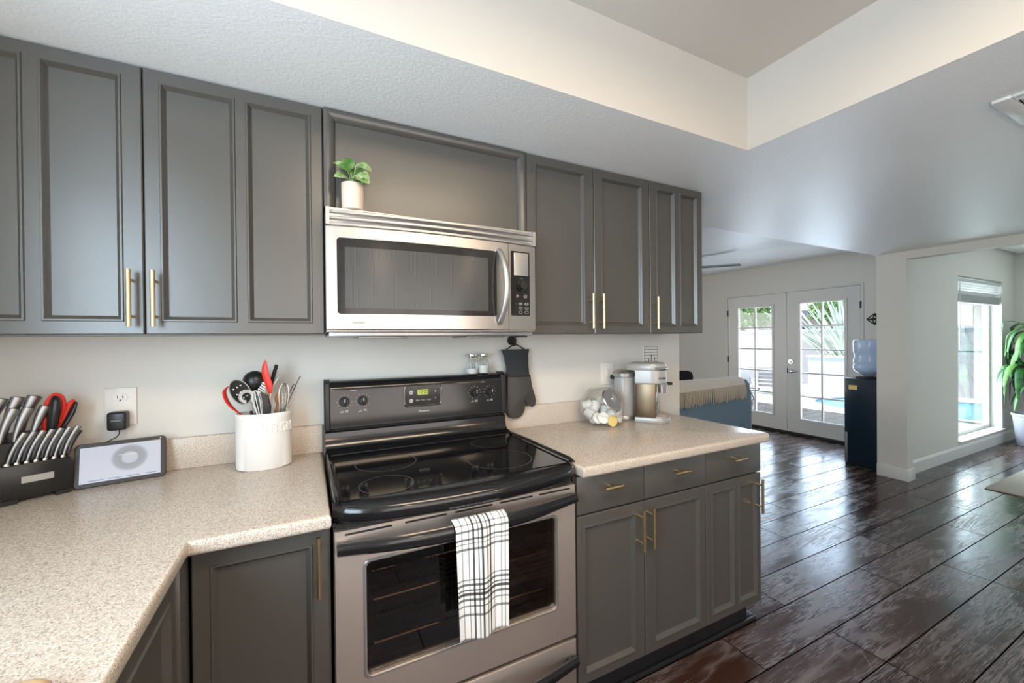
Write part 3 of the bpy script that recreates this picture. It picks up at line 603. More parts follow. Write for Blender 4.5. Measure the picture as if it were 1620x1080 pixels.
# backguard
mb = MB(); lower = [(-.03, .93), (-.03, 1.0), (-.072, 1.002), (-.078, .996), (-.083, .955), (-.095, .940), (-.150, .931), (-.153, .927), (-.10, .9265)]
mb.loop_loft([[(x, a, b_) for a, b_ in lower] for x in (.004, .758)]); mb.build('backguard_base', M['enamel'], e, smooth=35)
mb = MB(); mb.box(.006, .756, -.068, -.03, 1.0, 1.012); mb.build('backguard_gap', M['matblack'], e, smooth=0)
mb = MB(); up = [(-.028, 1.010), (-.080, 1.010), (-.086, 1.014), (-.086, 1.02), (-.080, 1.155), (-.074, 1.178), (-.060, 1.189), (-.040, 1.192), (-.028, 1.190)]
mb.loop_loft([[(x, a, b_) for a, b_ in up] for x in (.020, .742)]); cp = mb.build('control_panel', M['enamel'], e, smooth=40)
for x0, x1 in ((.001, .0225), (.7395, .761)):
    mb = MB(); cap = [(-.026, 1.006), (-.080, 1.006), (-.090, 1.010), (-.091, 1.02), (-.086, 1.155), (-.079, 1.184), (-.062, 1.195), (-.040, 1.198), (-.026, 1.196)]
    mb.loop_loft([[(x, a+(0 if k in (1, 2) else .004), b_) for a, b_ in cap] for k, x in enumerate((x0, x0+.004, x1-.004, x1))]); mb.build('end_cap', M['blackpl'], e, label='rounded black plastic end cap')
PY = -.0845
mb = MB()
for kx in (.072, .139, .606, .679):
    k = MB(); k.cyl((kx, PY+.004, 1.113), (kx, PY-.006, 1.113), .019, seg=28); k.cyl((kx, PY-.006, 1.113), (kx, PY-.024, 1.113), .0165, .0145, seg=28); k.box(kx-.0042, kx+.0042, PY-.030, PY-.022, 1.099, 1.127, .002)
    kn = k.build('knob', M['blackpl'], cp); k = MB(); k.box(kx-.001, kx+.001, PY-.0308, PY-.0298, 1.114, 1.126); k.build('pointer', M['print'], kn, smooth=0, label='white pointer line'); mb = MB()
    for q_ in range(11):
        an = PI*1.5 - (q_+.8)*(2*PI/11.6); mb.cyl((kx+.0265*math.cos(an), PY+.0015, 1.113+.0265*math.sin(an)), (kx+.0265*math.cos(an), PY-.001, 1.113+.0265*math.sin(an)), .0011, seg=6)
    mb.build('dial_dots', M['print'], cp, smooth=0)
for kx in (.072, .139, .606, .679):
    mb = MB()
    mb.box(kx-.018, kx-.003, PY-.0018, PY+.001, 1.071, 1.0725); mb.box(kx-.014, kx-.003, PY-.0018, PY+.001, 1.076, 1.0775)
    for a in (0, 1):
        for b_ in (0, 1): mb.box(kx+.003+a*.006, kx+.007+a*.006, PY-.0018, PY+.001, 1.071+b_*.005, 1.0745+b_*.005)
    mb.build('burner_symbols', M['printg'], cp, smooth=0)
mb = MB(); mb.box(.095, .118, PY+.002, PY+.006, 1.1535, 1.1555); mb.build('panel_caption', M['printg'], cp, smooth=0)
mb = MB(); mb.box(.636, .655, PY+.002, PY+.006, 1.1555, 1.1575); mb.build('panel_caption', M['printg'], cp, smooth=0)
mb = MB(); mb.loop_loft([[(a, y_, b_) for a, b_ in rrect(.300-q_, .452+q_, 1.074-q_, 1.160+q_, .016)] for y_, q_ in ((-.079, .003), (-.088, .003), (-.091, 0), (-.088, -.003), (-.084, -.004))], cap=False); mb.build('display_bezel', M['chrome'], cp, label='chrome display surround')
mb = MB(); plate(mb, .303, .449, 1.077, 1.157, -.0885, -.080, .012); mb.build('display_panel', M['mwglass'], cp)
mb = MB(); plate(mb, .352, .398, 1.120, 1.1415, -.0895, -.088, .002); mb.build('clock_display', M['lcd'], cp)
text('12:22', 'clock_digits', .020, NEGY(.376, -.0899, 1.1305), M['printb'], cp, .0002)
mb = MB()
for x, z in ((.326, 1.131), (.326, 1.097)): mb.cyl((x, -.0884, z), (x, -.0895, z), .0085, seg=16)
mb.build('display_buttons', M['printg'], cp)
for s_, x, z, sz in (('Bake', .326, 1.131, .006), ('Broil', .326, 1.097, .006)): text(s_, 'button_text', sz, NEGY(x, -.0897, z), M['printb'], cp, .0001)
for s_, x, z, sz in (('Clean', .353, 1.098, .007), ('Timer', .376, 1.098, .007), ('Clock', .400, 1.098, .007), ('^', .428, 1.128, .016), ('v', .428, 1.104, .012)): text(s_, 'button_text', sz, NEGY(x, -.0887, z), M['print'], cp, .0002)
text('Kenmore', 'brand_text', .0115, NEGY(.379, -.0865, 1.052), M['print'], cp, .0002)
text('- -', 'cooktop_text', .009, facing((.31, -.575, .9289), (1, 0, 0), (0, 1, 0)), M['printg'], ck, .0001)

# dish towel over the oven handle
def towel_fn(x0, x1, z0, z1, ph, layer):
    def fn(s, t):
        zt = .838; wv_ = math.sin(s*PI*3.2+ph)*.006*min(1, t*2+.2) + math.sin(s*PI*6+1+ph)*.0015
        sag = .006*math.sin(s*PI)*t
        xx = x0+(x1-x0)*s; sh = .012*t*(s-.5)*-1.2 + .004*t
        if t < .12: a = (t/.12)*PI/2; r_ = .022; return (xx+sh, -.672-layer*math.sin(a)*r_*1.75+wv_*.3, zt-.022+r_*math.cos(a)+.003)
        return (xx+sh, -.672-layer*.0385+wv_*layer, zt-.022+.003-(t-.12)/.88*((zt-.019)-(z0+ .006*math.cos(s*PI*2.2)))+sag)
    return fn
e = empty('dish_towel', (.38, -.70, .5), 'white dish towel with black plaid stripes hanging over the oven door handle', 'towel')
mb = MB(); mb.grid(towel_fn(.303, .463, .512, .84, 0, 1), 48, 70); mb.build('front_layer', M['towel'], e, smooth=80, solid=.003)
mb = MB(); mb.grid(towel_fn(.312, .462, .496, .84, 1.3, .40), 48, 70); mb.build('back_layer', M['towel'], e, smooth=80, solid=.003)

# ---------------------------------------------------------------- microwave
e = mw = empty('microwave', (.38, -.2, 1.36), 'over-the-range stainless microwave with dark window', 'microwave')
yb = lambda x: -.365-.030*(1-((x-.38)/.38)**2)
def bowed(mb, x0, x1, z0, z1, back, outw=0, n_=24, r=.003, poly=None):
    rings = []
    for i in range(n_+1):
        x = x0+(x1-x0)*i/n_; y = yb(x)-outw; rings.append([(x, back if back is not None else y+.003, z0), (x, y+r, z0), (x, y, z0+r), (x, y, z1-r), (x, y+r, z1), (x, back if back is not None else y+.003, z1)])
    return mb.loop_loft(rings)
mb = MB(); mb.box(.003, .758, -.355, -.003, 1.376, 1.772); mb.build('case', M['silver'], e, smooth=0)
mb = MB(); bowed(mb, .003, .6315, 1.381, 1.711, -.3555); md_ = mb.build('door', M['steel_m'], e, smooth=40)
mb = MB(); bowed(mb, .6335, .758, 1.381, 1.711, -.3555); cpn = mb.build('control_column', M['steel_m'], e, smooth=40)
def bow_plate(mb, x0, x1, z0, z1, r, o0, o1):
    pts = rrect(x0, x1, z0, z1, r); top = []
    rings = []
    # loft strips along x following the bow; corner rounding through z extents
    cs = [r*(1-math.cos(PI/2*k/5)) for k in range(6)]
    for x in [x0+q for q in cs]+[x0+(x1-x0)*k/20 for k in range(2, 19)]+[x1-q for q in cs[::-1]]:
        d = min(x-x0, x1-x); ins = 0 if d >= r else r-math.sqrt(max(0, r*r-(r-d)**2))
        rings.append([(x, yb(x)-o0, z0+ins), (x, yb(x)-o1, z0+ins), (x, yb(x)-o1, z1-ins), (x, yb(x)-o0, z1-ins)])
    return mb.loop_loft(rings)
mb = MB(); bow_plate(mb, .034, .580, 1.432, 1.674, .010, -.001, .0012); mb.build('window_frame', M['mwglass'], md_, smooth=40)
mb = MB(); bow_plate(mb, .057, .545, 1.450, 1.645, .003, .0010, .0017); mb.build('window_mesh', M['mwmesh'], md_, smooth=40)
mb = MB(); rings = []
for i in range(25):
    t = i/24; z = 1.402+.282*t; y = yb(.6)-.001-.046*math.sin(PI*t)**.7; x = .590+.012*math.sin(PI*t); w_ = .0105+.003*math.sin(PI*t); th = .008+.003*math.sin(PI*t)
    rings.append([(x+w_*math.cos(a), y-th*math.sin(a), z) for a in [2*PI*k/12 for k in range(12)]])
mb.loop_loft(rings); mb.build('handle', M['silver'], md_, label='curved silver handle', smooth=60)
mb = MB(); plate(mb, .073, .118, 1.3985, 1.4115, yb(.095)-.0025, yb(.095)+.003, .001); bd = mb.build('badge', M['silver'], md_); text('Kenmore', 'badge_text', .009, NEGY(.0955, yb(.095)-.0026, 1.405), M['printb'], bd, .0002)
mb = MB(); bow_plate(mb, .643, .730, 1.437, 1.684, .004, -.001, .0012); pn = mb.build('keypad', M['mwglass'], cpn, smooth=40)
mb = MB(); mb.loop_loft([[(a, yb(.69)-o_, b_) for a, b_ in rrect(.657+q_, .719-q_, 1.590+q_, 1.678-q_, .003)] for o_, q_ in ((.0, 0), (.006, .0), (.007, .003))]); mb.build('display', M['silver'], pn)
mb = MB(); mb.cyl((.690, yb(.69)+.002, 1.552), (.690, yb(.69)-.012, 1.552), .0205, seg=28); mb.cyl((.690, yb(.69)-.012, 1.552), (.690, yb(.69)-.024, 1.552), .0165, .0150, seg=28); mb.build('dial', M['blackpl'], pn)
mb = MB()
yk = yb(.69)-.004
for x, z, r_ in ((.669, 1.512, .009), (.706, 1.512, .009)): mb.loop_loft([[(x+q_*math.cos(PI/2*k), yk, z+q_*.8*math.sin(PI/2*k)) for k in range(4)] if x < .68 else [(x+q_*.8*math.cos(PI/6*k), yk, z+q_*.8*math.sin(PI/6*k)) for k in range(12)] for q_ in (r_, r_*.75)], cap=False)
for z in (1.482, 1.466, 1.450):
    for x in (.659, .684, .711): mb.loop_loft([[(x+q_*1.3*math.cos(PI/8*k), yk, z+q_*.8*math.sin(PI/8*k)) for k in range(16)] for q_ in (.0068, .0058)], cap=False)
mb.build('button_marks', M['printg'], pn, smooth=0)
for s_, x, z in (('START', .669, 1.512), ('OFF', .706, 1.512), ('POWER', .659, 1.482), ('TIMER', .684, 1.482), ('CLOCK', .711, 1.482), ('ADD', .659, 1.466), ('SET', .684, 1.466), ('FAN', .711, 1.466), ('COOK', .690, 1.580)): text(s_, 'button_text', .0042, NEGY(x, yk-.0002, z), M['print'], pn, .0001, res=1)
mb = MB()
for k in range(3):
    z0 = 1.7130+.0200*k; rings = []
    for i in range(25):
        x = .003+.755*i/24; y = yb(x)+.003*k+.002; rings.append([(x, y+.03, z0), (x, y+.002, z0), (x, y, z0+.002), (x, y, z0+.008), (x, y+.004, z0+.0105), (x, y+.03, z0+.0125)])
    mb.loop_loft(rings)
mb.box(.003, .758, -.350, -.2, 1.768, 1.7735)
for x in (.003, .747): mb.box(x, x+.011, -.372, -.33, 1.713, 1.768)
mb.build('vent_grille', M['silver'], e, smooth=25)
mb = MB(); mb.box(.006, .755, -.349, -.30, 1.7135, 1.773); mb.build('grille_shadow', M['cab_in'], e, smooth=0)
mb = MB(); mb.box(.01, .752, -.352, -.01, 1.360, 1.3755, .003); mb.box(.10, .26, -.33, -.16, 1.354, 1.3595, .002); mb.box(.48, .64, -.33, -.16, 1.354, 1.3595, .002); mb.build('underside_plate', M['silver'], e)
mb = MB(); mb.box(.69, .73, -.35, -.31, 1.3535, 1.3595, .002); mb.build('mounting_clip', M['matblack'], e)

# ---------------------------------------------------------------- leaves helper
def leaf(mb, base_, tip, width, droop=.25, fold=.25, up=(0, 0, 1), n_=10, heart=True):
    b0, t0 = Vector(base_), Vector(tip); d = t0-b0; L = d.length; dn = d.normalized(); side = dn.cross(Vector(up))
    if side.length < .05: side = Vector((1, 0, 0))
    side.normalize(); nn = side.cross(dn).normalized(); rows = []
    for i in range(n_+1):
        t = i/n_; w_ = width*(math.sin(PI*min(1, t*.92+.08))**.75*(1-.35*t) if heart else math.sin(PI*(t*.94+.03))**.6*(1-.25*t))*.62
        if i == n_: w_ = width*.01
        c_ = b0+d*t+nn*(math.sin(PI*t)*droop*L)
        rows.append([mb.V(c_-side*w_+nn*w_*fold), mb.V(c_-side*w_*.5+nn*w_*fold*.35), mb.V(c_), mb.V(c_+side*w_*.5+nn*w_*fold*.35), mb.V(c_+side*w_+nn*w_*fold)])
    for a, b_ in zip(rows, rows[1:]):
        for k in range(4): mb.face((a[k], a[k+1], b_[k+1], b_[k]))
# pothos on microwave
e = empty('potted_plant', (.0865, -.335, 1.7735), 'small trailing plant with variegated leaves in a pale pot on the microwave', 'plant')
mb = MB(); mb.lathe([(.030, 0), (.0335, .002), (.0345, .04), (.0345, .0855), (.033, .0865), (.0305, .0855), (.030, .074)], (.0865, -.335, 1.7735), 32); mb.build('pot', M['potwood'], e)
mb = MB(); mb.lathe([(.0298, 0), (.015, .003), (.001, .004)], (.0865, -.335, 1.8475), 20); mb.build('soil', M['soil'], e)
def PX(u, v_, y): # helper used while laying out small things: a point on plane y
    d = F + R1*((u-810)/FPX) - U1*((v_-540)/FPX); t = (y-CAMP.y)/d.y; return CAMP+d*t
lv = [((551, 283), (528, 279), .030, -.37, 1), ((550, 270), (527, 257), .022, -.34, 1), ((553, 268), (547, 249), .028, -.31, 0), ((556, 273), (533, 263), .036, -.36, 0), ((560, 278), (584, 291), .046, -.37, 1), ((563, 272), (579, 279), .034, -.33, 0),
      ((563, 262), (589, 272), .026, -.35, 1), ((557, 277), (552, 262), .02, -.30, 0), ((566, 280), (572, 292), .022, -.38, 0)]
fol = [MB(), MB()]; st = MB()
for (bu, bv), (tu, tv), w_, y_, mk in lv:
    b0 = PX(bu, bv, -.335+(y_+.335)*.4); t0 = PX(tu, tv, y_); leaf(fol[mk], b0, t0, w_*1.35, .14, .22, (0, -1.3, 1))
    st.tube([(.0865+random.uniform(-.01, .01), -.335, 1.848), ((b0.x+.0865)/2, -.335, (b0.z+1.86)/2+.004), b0], .0013, 6)
fol[1].build('variegated_leaves', M['pothos'], e, smooth=60); fol[0].build('green_leaves', M['pothos_d'], e, smooth=60); st.build('stems', M['pothos'], e)

# ---------------------------------------------------------------- things on the left counter
CT = .9145
# utensil crock
e = empty('utensil_crock', (-.192, -.122, CT), 'white oval ceramic crock embossed UTENSILS, holding cooking utensils', 'crock')
ax, ay = .0835, .060; cx_, cy_ = -.190, -.118
mb = MB(); mb.lathe([(.94, 0), (1.0, .004), (1.0, .172), (1.012, .176), (1.012, .186), (.99, .189), (.95, .187), (.94, .175), (.93, .02), (.5, .010), (.01, .010)], (0, 0, 0), 64)
for v_ in mb.bm.verts: v_.co = Vector((cx_+v_.co.x*ax, cy_+v_.co.y*ay, CT+v_.co.z))
crock = mb.build('body', M['white'], e, smooth=45)
def warp(co):
    th = -PI/2 + (co.x*.60)/.0745 + .56; r_ = 1+(co.z+.0006)/.080
    return Vector((cx_+ax*r_*math.cos(th), cy_+ay*r_*math.sin(th), CT+.137+co.y))
text('UTENSILS', 'embossed_lettering', .047, None, M['white'], crock, .0026, warp=warp)
RIM = CT+.17
def stem_to(mb, top, r=.004, bx=None):
    t = Vector(top); b0 = Vector((cx_+(bx if bx is not None else (t.x-cx_)*-.25), cy_+(t.y-cy_)*.2, CT+.02)); mb.tube([b0, t], r, 10)
ug = 'cooking utensils in the white crock'
def uten(name, label, cat, origin): return empty(name, origin, label, cat, ug)
# ladle
e = uten('ladle', 'black ladle with round bowl at the top of the crock', 'ladle', (-.2, -.11, CT+.02))
c0 = PX(403, 603, -.10); mb = MB(); bmesh.ops.create_uvsphere(mb.bm, u_segments=24, v_segments=14, radius=.037, matrix=Matrix.Translation(c0))
mb.build('bowl', M['blackpl'], e); mb = MB(); stem_to(mb, c0+Vector((.004, 0, -.034)), .004, -.02); mb.build('shaft', M['blackpl'], e)
# slotted spoon
e = uten('slotted_spoon', 'dark slotted spoon with a grey rim leaning to the left in the crock', 'spoon', (-.22, -.13, CT+.02))
c0 = PX(380, 620, -.15); c1 = PX(398, 650, -.14)
Ts = facing(c0, (.75, .45, .48), (-.45, -.1, .88)); mb = MB(Ts); mb.lathe([(.001, -.009), (.015, -.007), (.027, -.001), (.0285, .001), (.026, .0005), (.015, -.005), (.001, -.007)], (0, 0, 0), 28, 1, 1.55); sp = mb.build('bowl', M['matblack'], e)
mb = MB(Ts); mb.loop_loft([[(q_*math.cos(2*PI*k/28), q_*1.55*math.sin(2*PI*k/28), z_) for k in range(28)] for q_, z_ in ((.0283, 0), (.0300, .001), (.0298, .003), (.0275, .002))], cap=False); mb.build('rim', M['printg'], sp, label='grey rim')
mb = MB(Ts)
for k in range(9): mb.cyl((-.012+.012*(k % 3), -.022+.020*(k//3), .0005), (-.012+.012*(k % 3), -.022+.020*(k//3), .003-.006), .0024, seg=8)
mb.build('holes', M['print'], sp)
mb = MB(); stem_to(mb, c1, .006, -.01); mb.build('handle', M['matblack'], e)
# red spoonula
e = uten('spatula', 'red silicone spatula curving out of the far left of the crock', 'spatula', (-.24, -.11, CT+.02))
mb = MB(); pts = [PX(381, 655, -.12), PX(369, 646, -.12), PX(359, 634, -.12), PX(355, 620, -.12), PX(361, 611, -.12)]; mb.stube(pts, [.003, .009, .013, .013, .003], 12, flat=.45, up=(.8, 0, .6)); mb.build('blade', M['red'], e)
mb = MB(); stem_to(mb, pts[0], .004, .0); mb.build('handle', M['red'], e)
# red upright spatula
e = uten('spatula', 'tall pointed red silicone spatula standing behind the ladle in the crock', 'spatula', (-.18, -.10, CT+.02))
mb = MB(); pts = [PX(428, 622, -.13), PX(425, 608, -.13), PX(420, 592, -.13), PX(419, 580, -.13), PX(420.5, 569, -.13)]; mb.stube(pts, [.004, .012, .0115, .009, .001], 12, flat=.3, up=(.3, .9, 0)); mb.build('blade', M['red'], e)
mb = MB(); stem_to(mb, pts[0], .005, .01); mb.build('handle', M['steel'], e)
# ribbed handle tool
e = uten('kitchen_brush', 'black ribbed-handled tool standing at the back right of the crock', 'utensil', (-.15, -.09, CT+.02))
mb = MB(); mb.tube([PX(427, 612, -.09), PX(433, 592, -.09), PX(437.5, 577, -.09)], [.010, .010, .0095], 10, flat=.6, up=(1, 0, 0))
for k in range(8): t = k/8; mb.tube([PX(428+8*t-3, 608-26*t, -.098), PX(428+8*t+5, 606-26*t, -.098)], .0014, 6)
mb.build('grip', M['matblack'], e); mb = MB(); stem_to(mb, PX(427, 612, -.09), .004); mb.build('shaft', M['steel'], e)
e = uten('peeler', 'small grey-handled peeler beside the steel whisk in the crock', 'peeler', (-.15, -.11, CT+.02))
mb = MB(); mb.tube([PX(430, 616, -.12), PX(436, 604, -.12), PX(441, 597, -.12)], [.003, .004, .0045], 10); mb.build('handle', M['printg'], e); mb = MB(); stem_to(mb, PX(430, 616, -.12), .003); mb.build('shaft', M['steel'], e)
# balloon whisk
def whisk(top_u, top_v, base_u, base_v, y, wd, label, material, nloop=5, name='whisk', rad=.0011):
    e = uten(name, label, 'whisk', (-.14, -.11, CT+.02)); tp, bs = PX(top_u, top_v, y), PX(base_u, base_v, y); ax_ = (tp-bs); L = ax_.length; ax_.normalize(); sd = ax_.cross(Vector((0, 1, 0))).normalized(); mb = MB()
    for k in range(nloop):
        a = PI*k/nloop; s2 = sd*math.cos(a)+ax_.cross(sd)*math.sin(a); pts = []
        for i in range(25):
            t = i/24; ang = PI*t; pts.append(bs+ax_*(L*math.sin(ang)**.8)+s2*(wd*-math.cos(ang)*(.25+.75*math.sin(ang))))
        mb.tube(pts, rad, 6)
    mb.build('wires', material, e); mb = MB(); stem_to(mb, bs, .006); mb.build('handle', material, e); return e
whisk(450, 606, 447, 660, -.14, .027, 'steel balloon whisk standing at the right of the crock', M['chrome'])
whisk(403, 618, 412, 660, -.165, .024, 'black and white wire whisk at the front of the crock', M['print'], 4, rad=.0013)
# coil whisk
e = uten('coil_whisk', 'spring-coil whisk with black and white coils at the front left of the crock', 'whisk', (-.22, -.15, CT+.02))
mb = MB(); cc = PX(390, 627, -.17); pts = []
for i in range(260):
    t = i/259; A = .3+t*4.4; cpt = cc+Vector((math.cos(A)*.018, 0, math.sin(A)*.018)); ra = Vector((math.cos(A), 0, math.sin(A))); ph = 2*PI*22*t; pts.append(cpt+ra*.005*math.cos(ph)+Vector((0, 1, 0))*.005*math.sin(ph))
mb.tube(pts, .0011, 5); mb.build('coil', M['print'], e); mb = MB(); stem_to(mb, cc+Vector((.012, 0, -.02)), .0025); mb.build('shaft', M['chrome'], e)
# black turner
e = uten('masher', 'broad black nylon turner at the front centre of the crock', 'turner', (-.18, -.14, CT+.02))
e.name = 'turner'; WL['turner'] = WL['masher']
mb = MB(); mb.tube([PX(421, 660, -.16), PX(418, 645, -.16), PX(414, 628, -.16), PX(410, 622, -.16)], [.014, .022, .020, .010], 14, flat=.25, up=(0, 1, 0)); mb.build('blade', M['blackpl'], e)
mb = MB(); stem_to(mb, PX(421, 660, -.16), .005); mb.build('shaft', M['blackpl'], e)
e = uten('spatula', 'white spatula with black stripes between the ladle and the red spatula in the crock', 'spatula', (-.17, -.12, CT+.02))
mb = MB(); a_, b_ = PX(413, 622, -.125), PX(416, 604, -.125); mb.tube([a_, b_], [.012, .010], 10, flat=.25, up=(0, 1, 0)); bl = mb.build('blade', M['white'], e); mb = MB()
for k in range(4): t = .15+.22*k; c_ = a_+(b_-a_)*t; mb.box(c_.x-.010, c_.x+.010, c_.y-.0045, c_.y-.003, c_.z-.0012, c_.z+.0012, R=Matrix.Rotation(.7, 4, 'Y'))
mb.build('stripes', M['printb'], bl); mb = MB(); stem_to(mb, a_, .004); mb.build('shaft', M['chrome'], e)
e = uten('wooden_spoon', 'wooden spoon standing behind the wires of the steel whisk in the crock', 'spoon', (-.14, -.1, CT+.02))
mb = MB(); c_ = PX(440, 630, -.09); mb.ball(c_, .012, 1, .4, 1.8); mb.build('bowl', M['wood'], e); mb = MB(); stem_to(mb, c_+Vector((0, 0, -.018)), .005); mb.build('handle', M['wood'], e)
e = uten('tongs', 'slim steel tongs leaning furthest right out of the crock', 'tongs', (-.12, -.12, CT+.02))
mb = MB(); mb.tube([PX(450, 650, -.12), PX(462, 622, -.12), PX(470, 604, -.12), PX(475, 595, -.12)], [.003, .003, .0035, .0045], 8, flat=.6); mb.tube([PX(449, 650, -.125), PX(456, 625, -.125), PX(463, 610, -.125), PX(466, 607, -.125)], [.003, .003, .0045, .003], 8, flat=.6); mb.build('arms', M['steel_v'], e); mb = MB(); stem_to(mb, PX(450, 652, -.12), .004); mb.build('shaft', M['steel_v'], e)

# tablet
e = empty('tablet', (-.57, -.095, CT), 'tablet with a pale glowing screen propped on the counter beside the knife block', 'tablet')
tl, tr_ = Vector((-.672, -.124, CT+.0005)), Vector((-.467, -.082, CT+.0005)); ux = (tr_-tl).normalized(); back = Vector((-ux.y, ux.x, 0)); upv = (Vector((0, 0, 1))*.97+back*.24).normalized()
Tt = facing(tl, ux, upv); Wt, Ht_ = (tr_-tl).length, .130
mb = MB(Tt); mb.loop_loft([[(a, b_, z_) for a, b_ in rrect(0+q_, Wt-q_, q_, Ht_-q_, .012)] for z_, q_ in ((-.010, .003), (-.007, 0), (-.002, 0), (0, .0015))]); tb = mb.build('case', M['blackpl'], e)
mb = MB(Tt); mb.uv = mb.bm.loops.layers.uv.new('UVMap'); mb.grid(lambda s, t: (.012+s*(Wt-.026), .013+t*(Ht_-.025), .0004), 1, 1); mb.build('screen', M['screen'], tb, smooth=0, label='lit pale screen')
mb = MB(Tt); mb.cyl((Wt-.014, Ht_-.006, 0), (Wt-.014, Ht_-.006, .0006), .002, seg=12); mb.build('camera_lens', M['print'], tb)
mb = MB(Tt)
for a_, w_ in ((.03, .035), (.075, .03), (.115, .03), (.16, .025)): mb.box(a_, a_+w_, .0175, .0195, .0005, .0007)
mb.build('screen_text_lines', M['tile'], tb, smooth=0)
text('moments', 'screen_text', .011, Tt @ Matrix.Translation((.118, .085, .0007)), M['print'], tb, .0001)
mb = MB(); k_ = tl+ux*Wt*.5+upv*.06; mb.tube([k_-Vector((0, 0, 0))+back*.011, tl+ux*Wt*.5+back*.05+Vector((0, 0, .0075))], .006, 8); mb.build('stand', M['blackpl'], e)
# outlet, adapter, cord
e = empty('wall_outlet', (-.60, -.003, 1.14), 'white double wall outlet above the tablet', 'outlet')
mb = MB(); mb.box(-.640, -.560, -.006, -.0005, 1.078, 1.200, .002); pl_ = mb.build('cover_plate', M['whitepl'], e)
for z in (1.168, 1.112):
    mb = MB(); plate(mb, -.617, -.583, z-.014, z+.014, -.0085, -.0055, .010); so = mb.build('socket', M['whitepl'], e)
    mb = MB(); mb.box(-.6075, -.6055, -.0092, -.008, z-.002, z+.007); mb.box(-.5945, -.5925, -.0092, -.008, z-.002, z+.007); mb.cyl((-.600, -.008, z-.008), (-.600, -.0092, z-.008), .0025, seg=10); mb.build('slots', M['printb'], so, smooth=0)
e = empty('power_adapter', (-.59, -.03, 1.10), 'black square power adapter plugged into the wall outlet', 'adapter')
mb = MB(); mb.box(-.622, -.575, -.050, -.009, 1.068, 1.126, .007, 3); ad = mb.build('body', M['blackpl'], e)
text('amazon', 'brand_text', .008, NEGY(-.598, -.0503, 1.100), M['printg'], ad, .0001)
mb = MB(); mb.tube([(-.596, -.03, 1.070), (-.596, -.032, 1.055), (-.602, -.035, 1.045), (-.63, -.04, 1.03), (-.665, -.045, 1.012), (-.680, -.05, .985), (-.682, -.06, .955), (-.665, -.06, .935), (-.65, -.065, .925), (-.62, -.075, .920)], .0018, 8); mb.build('cord', M['blackpl'], e)
# knife block
O = Vector((-.783, -.200, CT)); kx_ = Vector((.857, .515, 0)).normalized(); kb_ = Vector((-kx_.y, kx_.x, 0))
TK = Matrix(((kx_.x, kb_.x, 0, O.x), (kx_.y, kb_.y, 0, O.y), (0, 0, 1, O.z), (0, 0, 0, 1)))
e = empty('knife_block', tuple(O+kx_*.065+kb_*.05), 'black knife block with a silver plate, at the left end of the counter', 'knife block')
mb = MB(TK); mb.box(0, .131, 0, .030, .012, .104, .003); mb.box(0, .03, 0, .03, 0, .012); mb.box(.10, .131, 0, .03, 0, .012)
mb.loop_loft([[(0, .0305, 0), (.131, .0305, 0), (.131, .0305, .104), (.139, .0305, .16), (.0, .0305, .16)], [(0, .105, 0), (.131, .105, 0), (.131, .105, .104), (.139, .105, .18), (.0, .105, .18)]])
kb = mb.build('block', M['kb'], e)
mb = MB(TK); mb.prism(rrect(.037, .097, .052, .070, .0015), lambda a, b_: (a, -.0012, b_), lambda a, b_: (a, .001, b_)); npl = mb.build('name_plate', M['silver'], kb, label='silver plate')
mb = MB(TK); mb.loop_loft([[(a, -.0016, b_) for a, b_ in rrect(.041+q_, .093-q_, .055+q_, .067-q_, .005)] for q_ in (0, .0006)], cap=False); mb.build('plate_outline', M['printg'], npl)
KV = facing((0, 0, 0), (1, 0, 0), (0, 0, 1))
def knife(base_, tip, w_, label, grp, name, end=True, th=.008):
    b0, t0 = TK @ Vector(base_), TK @ Vector(tip); d = t0-b0; e = empty(name, tuple(b0), label, 'knife', grp); dn = d.normalized(); nrm = kb_*-1; sd = dn.cross(nrm).normalized(); rings = []
    for i in range(11):
        t = i/10; c_ = b0+d*t - sd*(.0045*math.sin(PI*t*1.0)) ; ww = w_*(.42+.75*t**.7-.12*math.sin(PI*t)**2); tt = th*(.7+.4*t)
        rings.append([c_+sd*ww*math.cos(a)*.5+nrm*tt*math.sin(a)*.5 for a in [2*PI*k/12 for k in range(12)]])
    mb = MB(); mb.loop_loft(rings); h = mb.build('handle', M['satin'], e, smooth=60)
    if end: mb = MB(); c_ = t0; mb.loop_loft([[c_+dn*q2+sd*w_*.44*q_*math.cos(a)+nrm*th*.5*q_*math.sin(a) for a in [2*PI*k/12 for k in range(12)]] for q_, q2 in ((1.04, -.006), (1.06, -.001), (1.0, .0012), (.02, .0022))]); mb.build('end_cap', M['blackpl'], h, label='black end cap')
    else: mb = MB(); mb.loop_loft([[b0+d*t-sd*(.0045*math.sin(PI*t)+w_*.10)+sd*w_*.50*math.cos(a)*(.6+.5*t)+sd*w_*.80-nrm*.001+nrm*th*.55*math.sin(a) for a in [2*PI*k/10 for k in range(10)]] for t in (.12, .3, .5, .7, .88)]); mb.build('grip_inlay', M['blackpl'], h, label='black grip inlay')
    mb = MB(); mb.tube([b0-dn*.03, b0+dn*.004], [.0022, .0035], 8, flat=1.8, up=tuple(sd)); mb.build('bolster', M['steel_v'], e)
ordn = ['leftmost', 'second from the left', 'third from the left', 'middle', 'third from the right', 'second from the right', 'rightmost']
for i in range(7):
    x = .014+.0172*i; knife((x, .014, .104), (x+.034, .020, .186), .0125, 'small silver-and-black steak knife, %s in the front row of the block' % ordn[i], 'steak knives in the front row of the block', 'steak_knife', False)
for i, (x, lb) in enumerate(((.004, 'left'), (.030, 'middle'), (.062, 'right'))):
    knife((x, .045, .150), (x+.030, .050, .252), .023, 'silver-handled kitchen knife, %s one of the middle row of the knife block' % lb, 'large silver-handled knives in the block', 'kitchen_knife', True, .018)
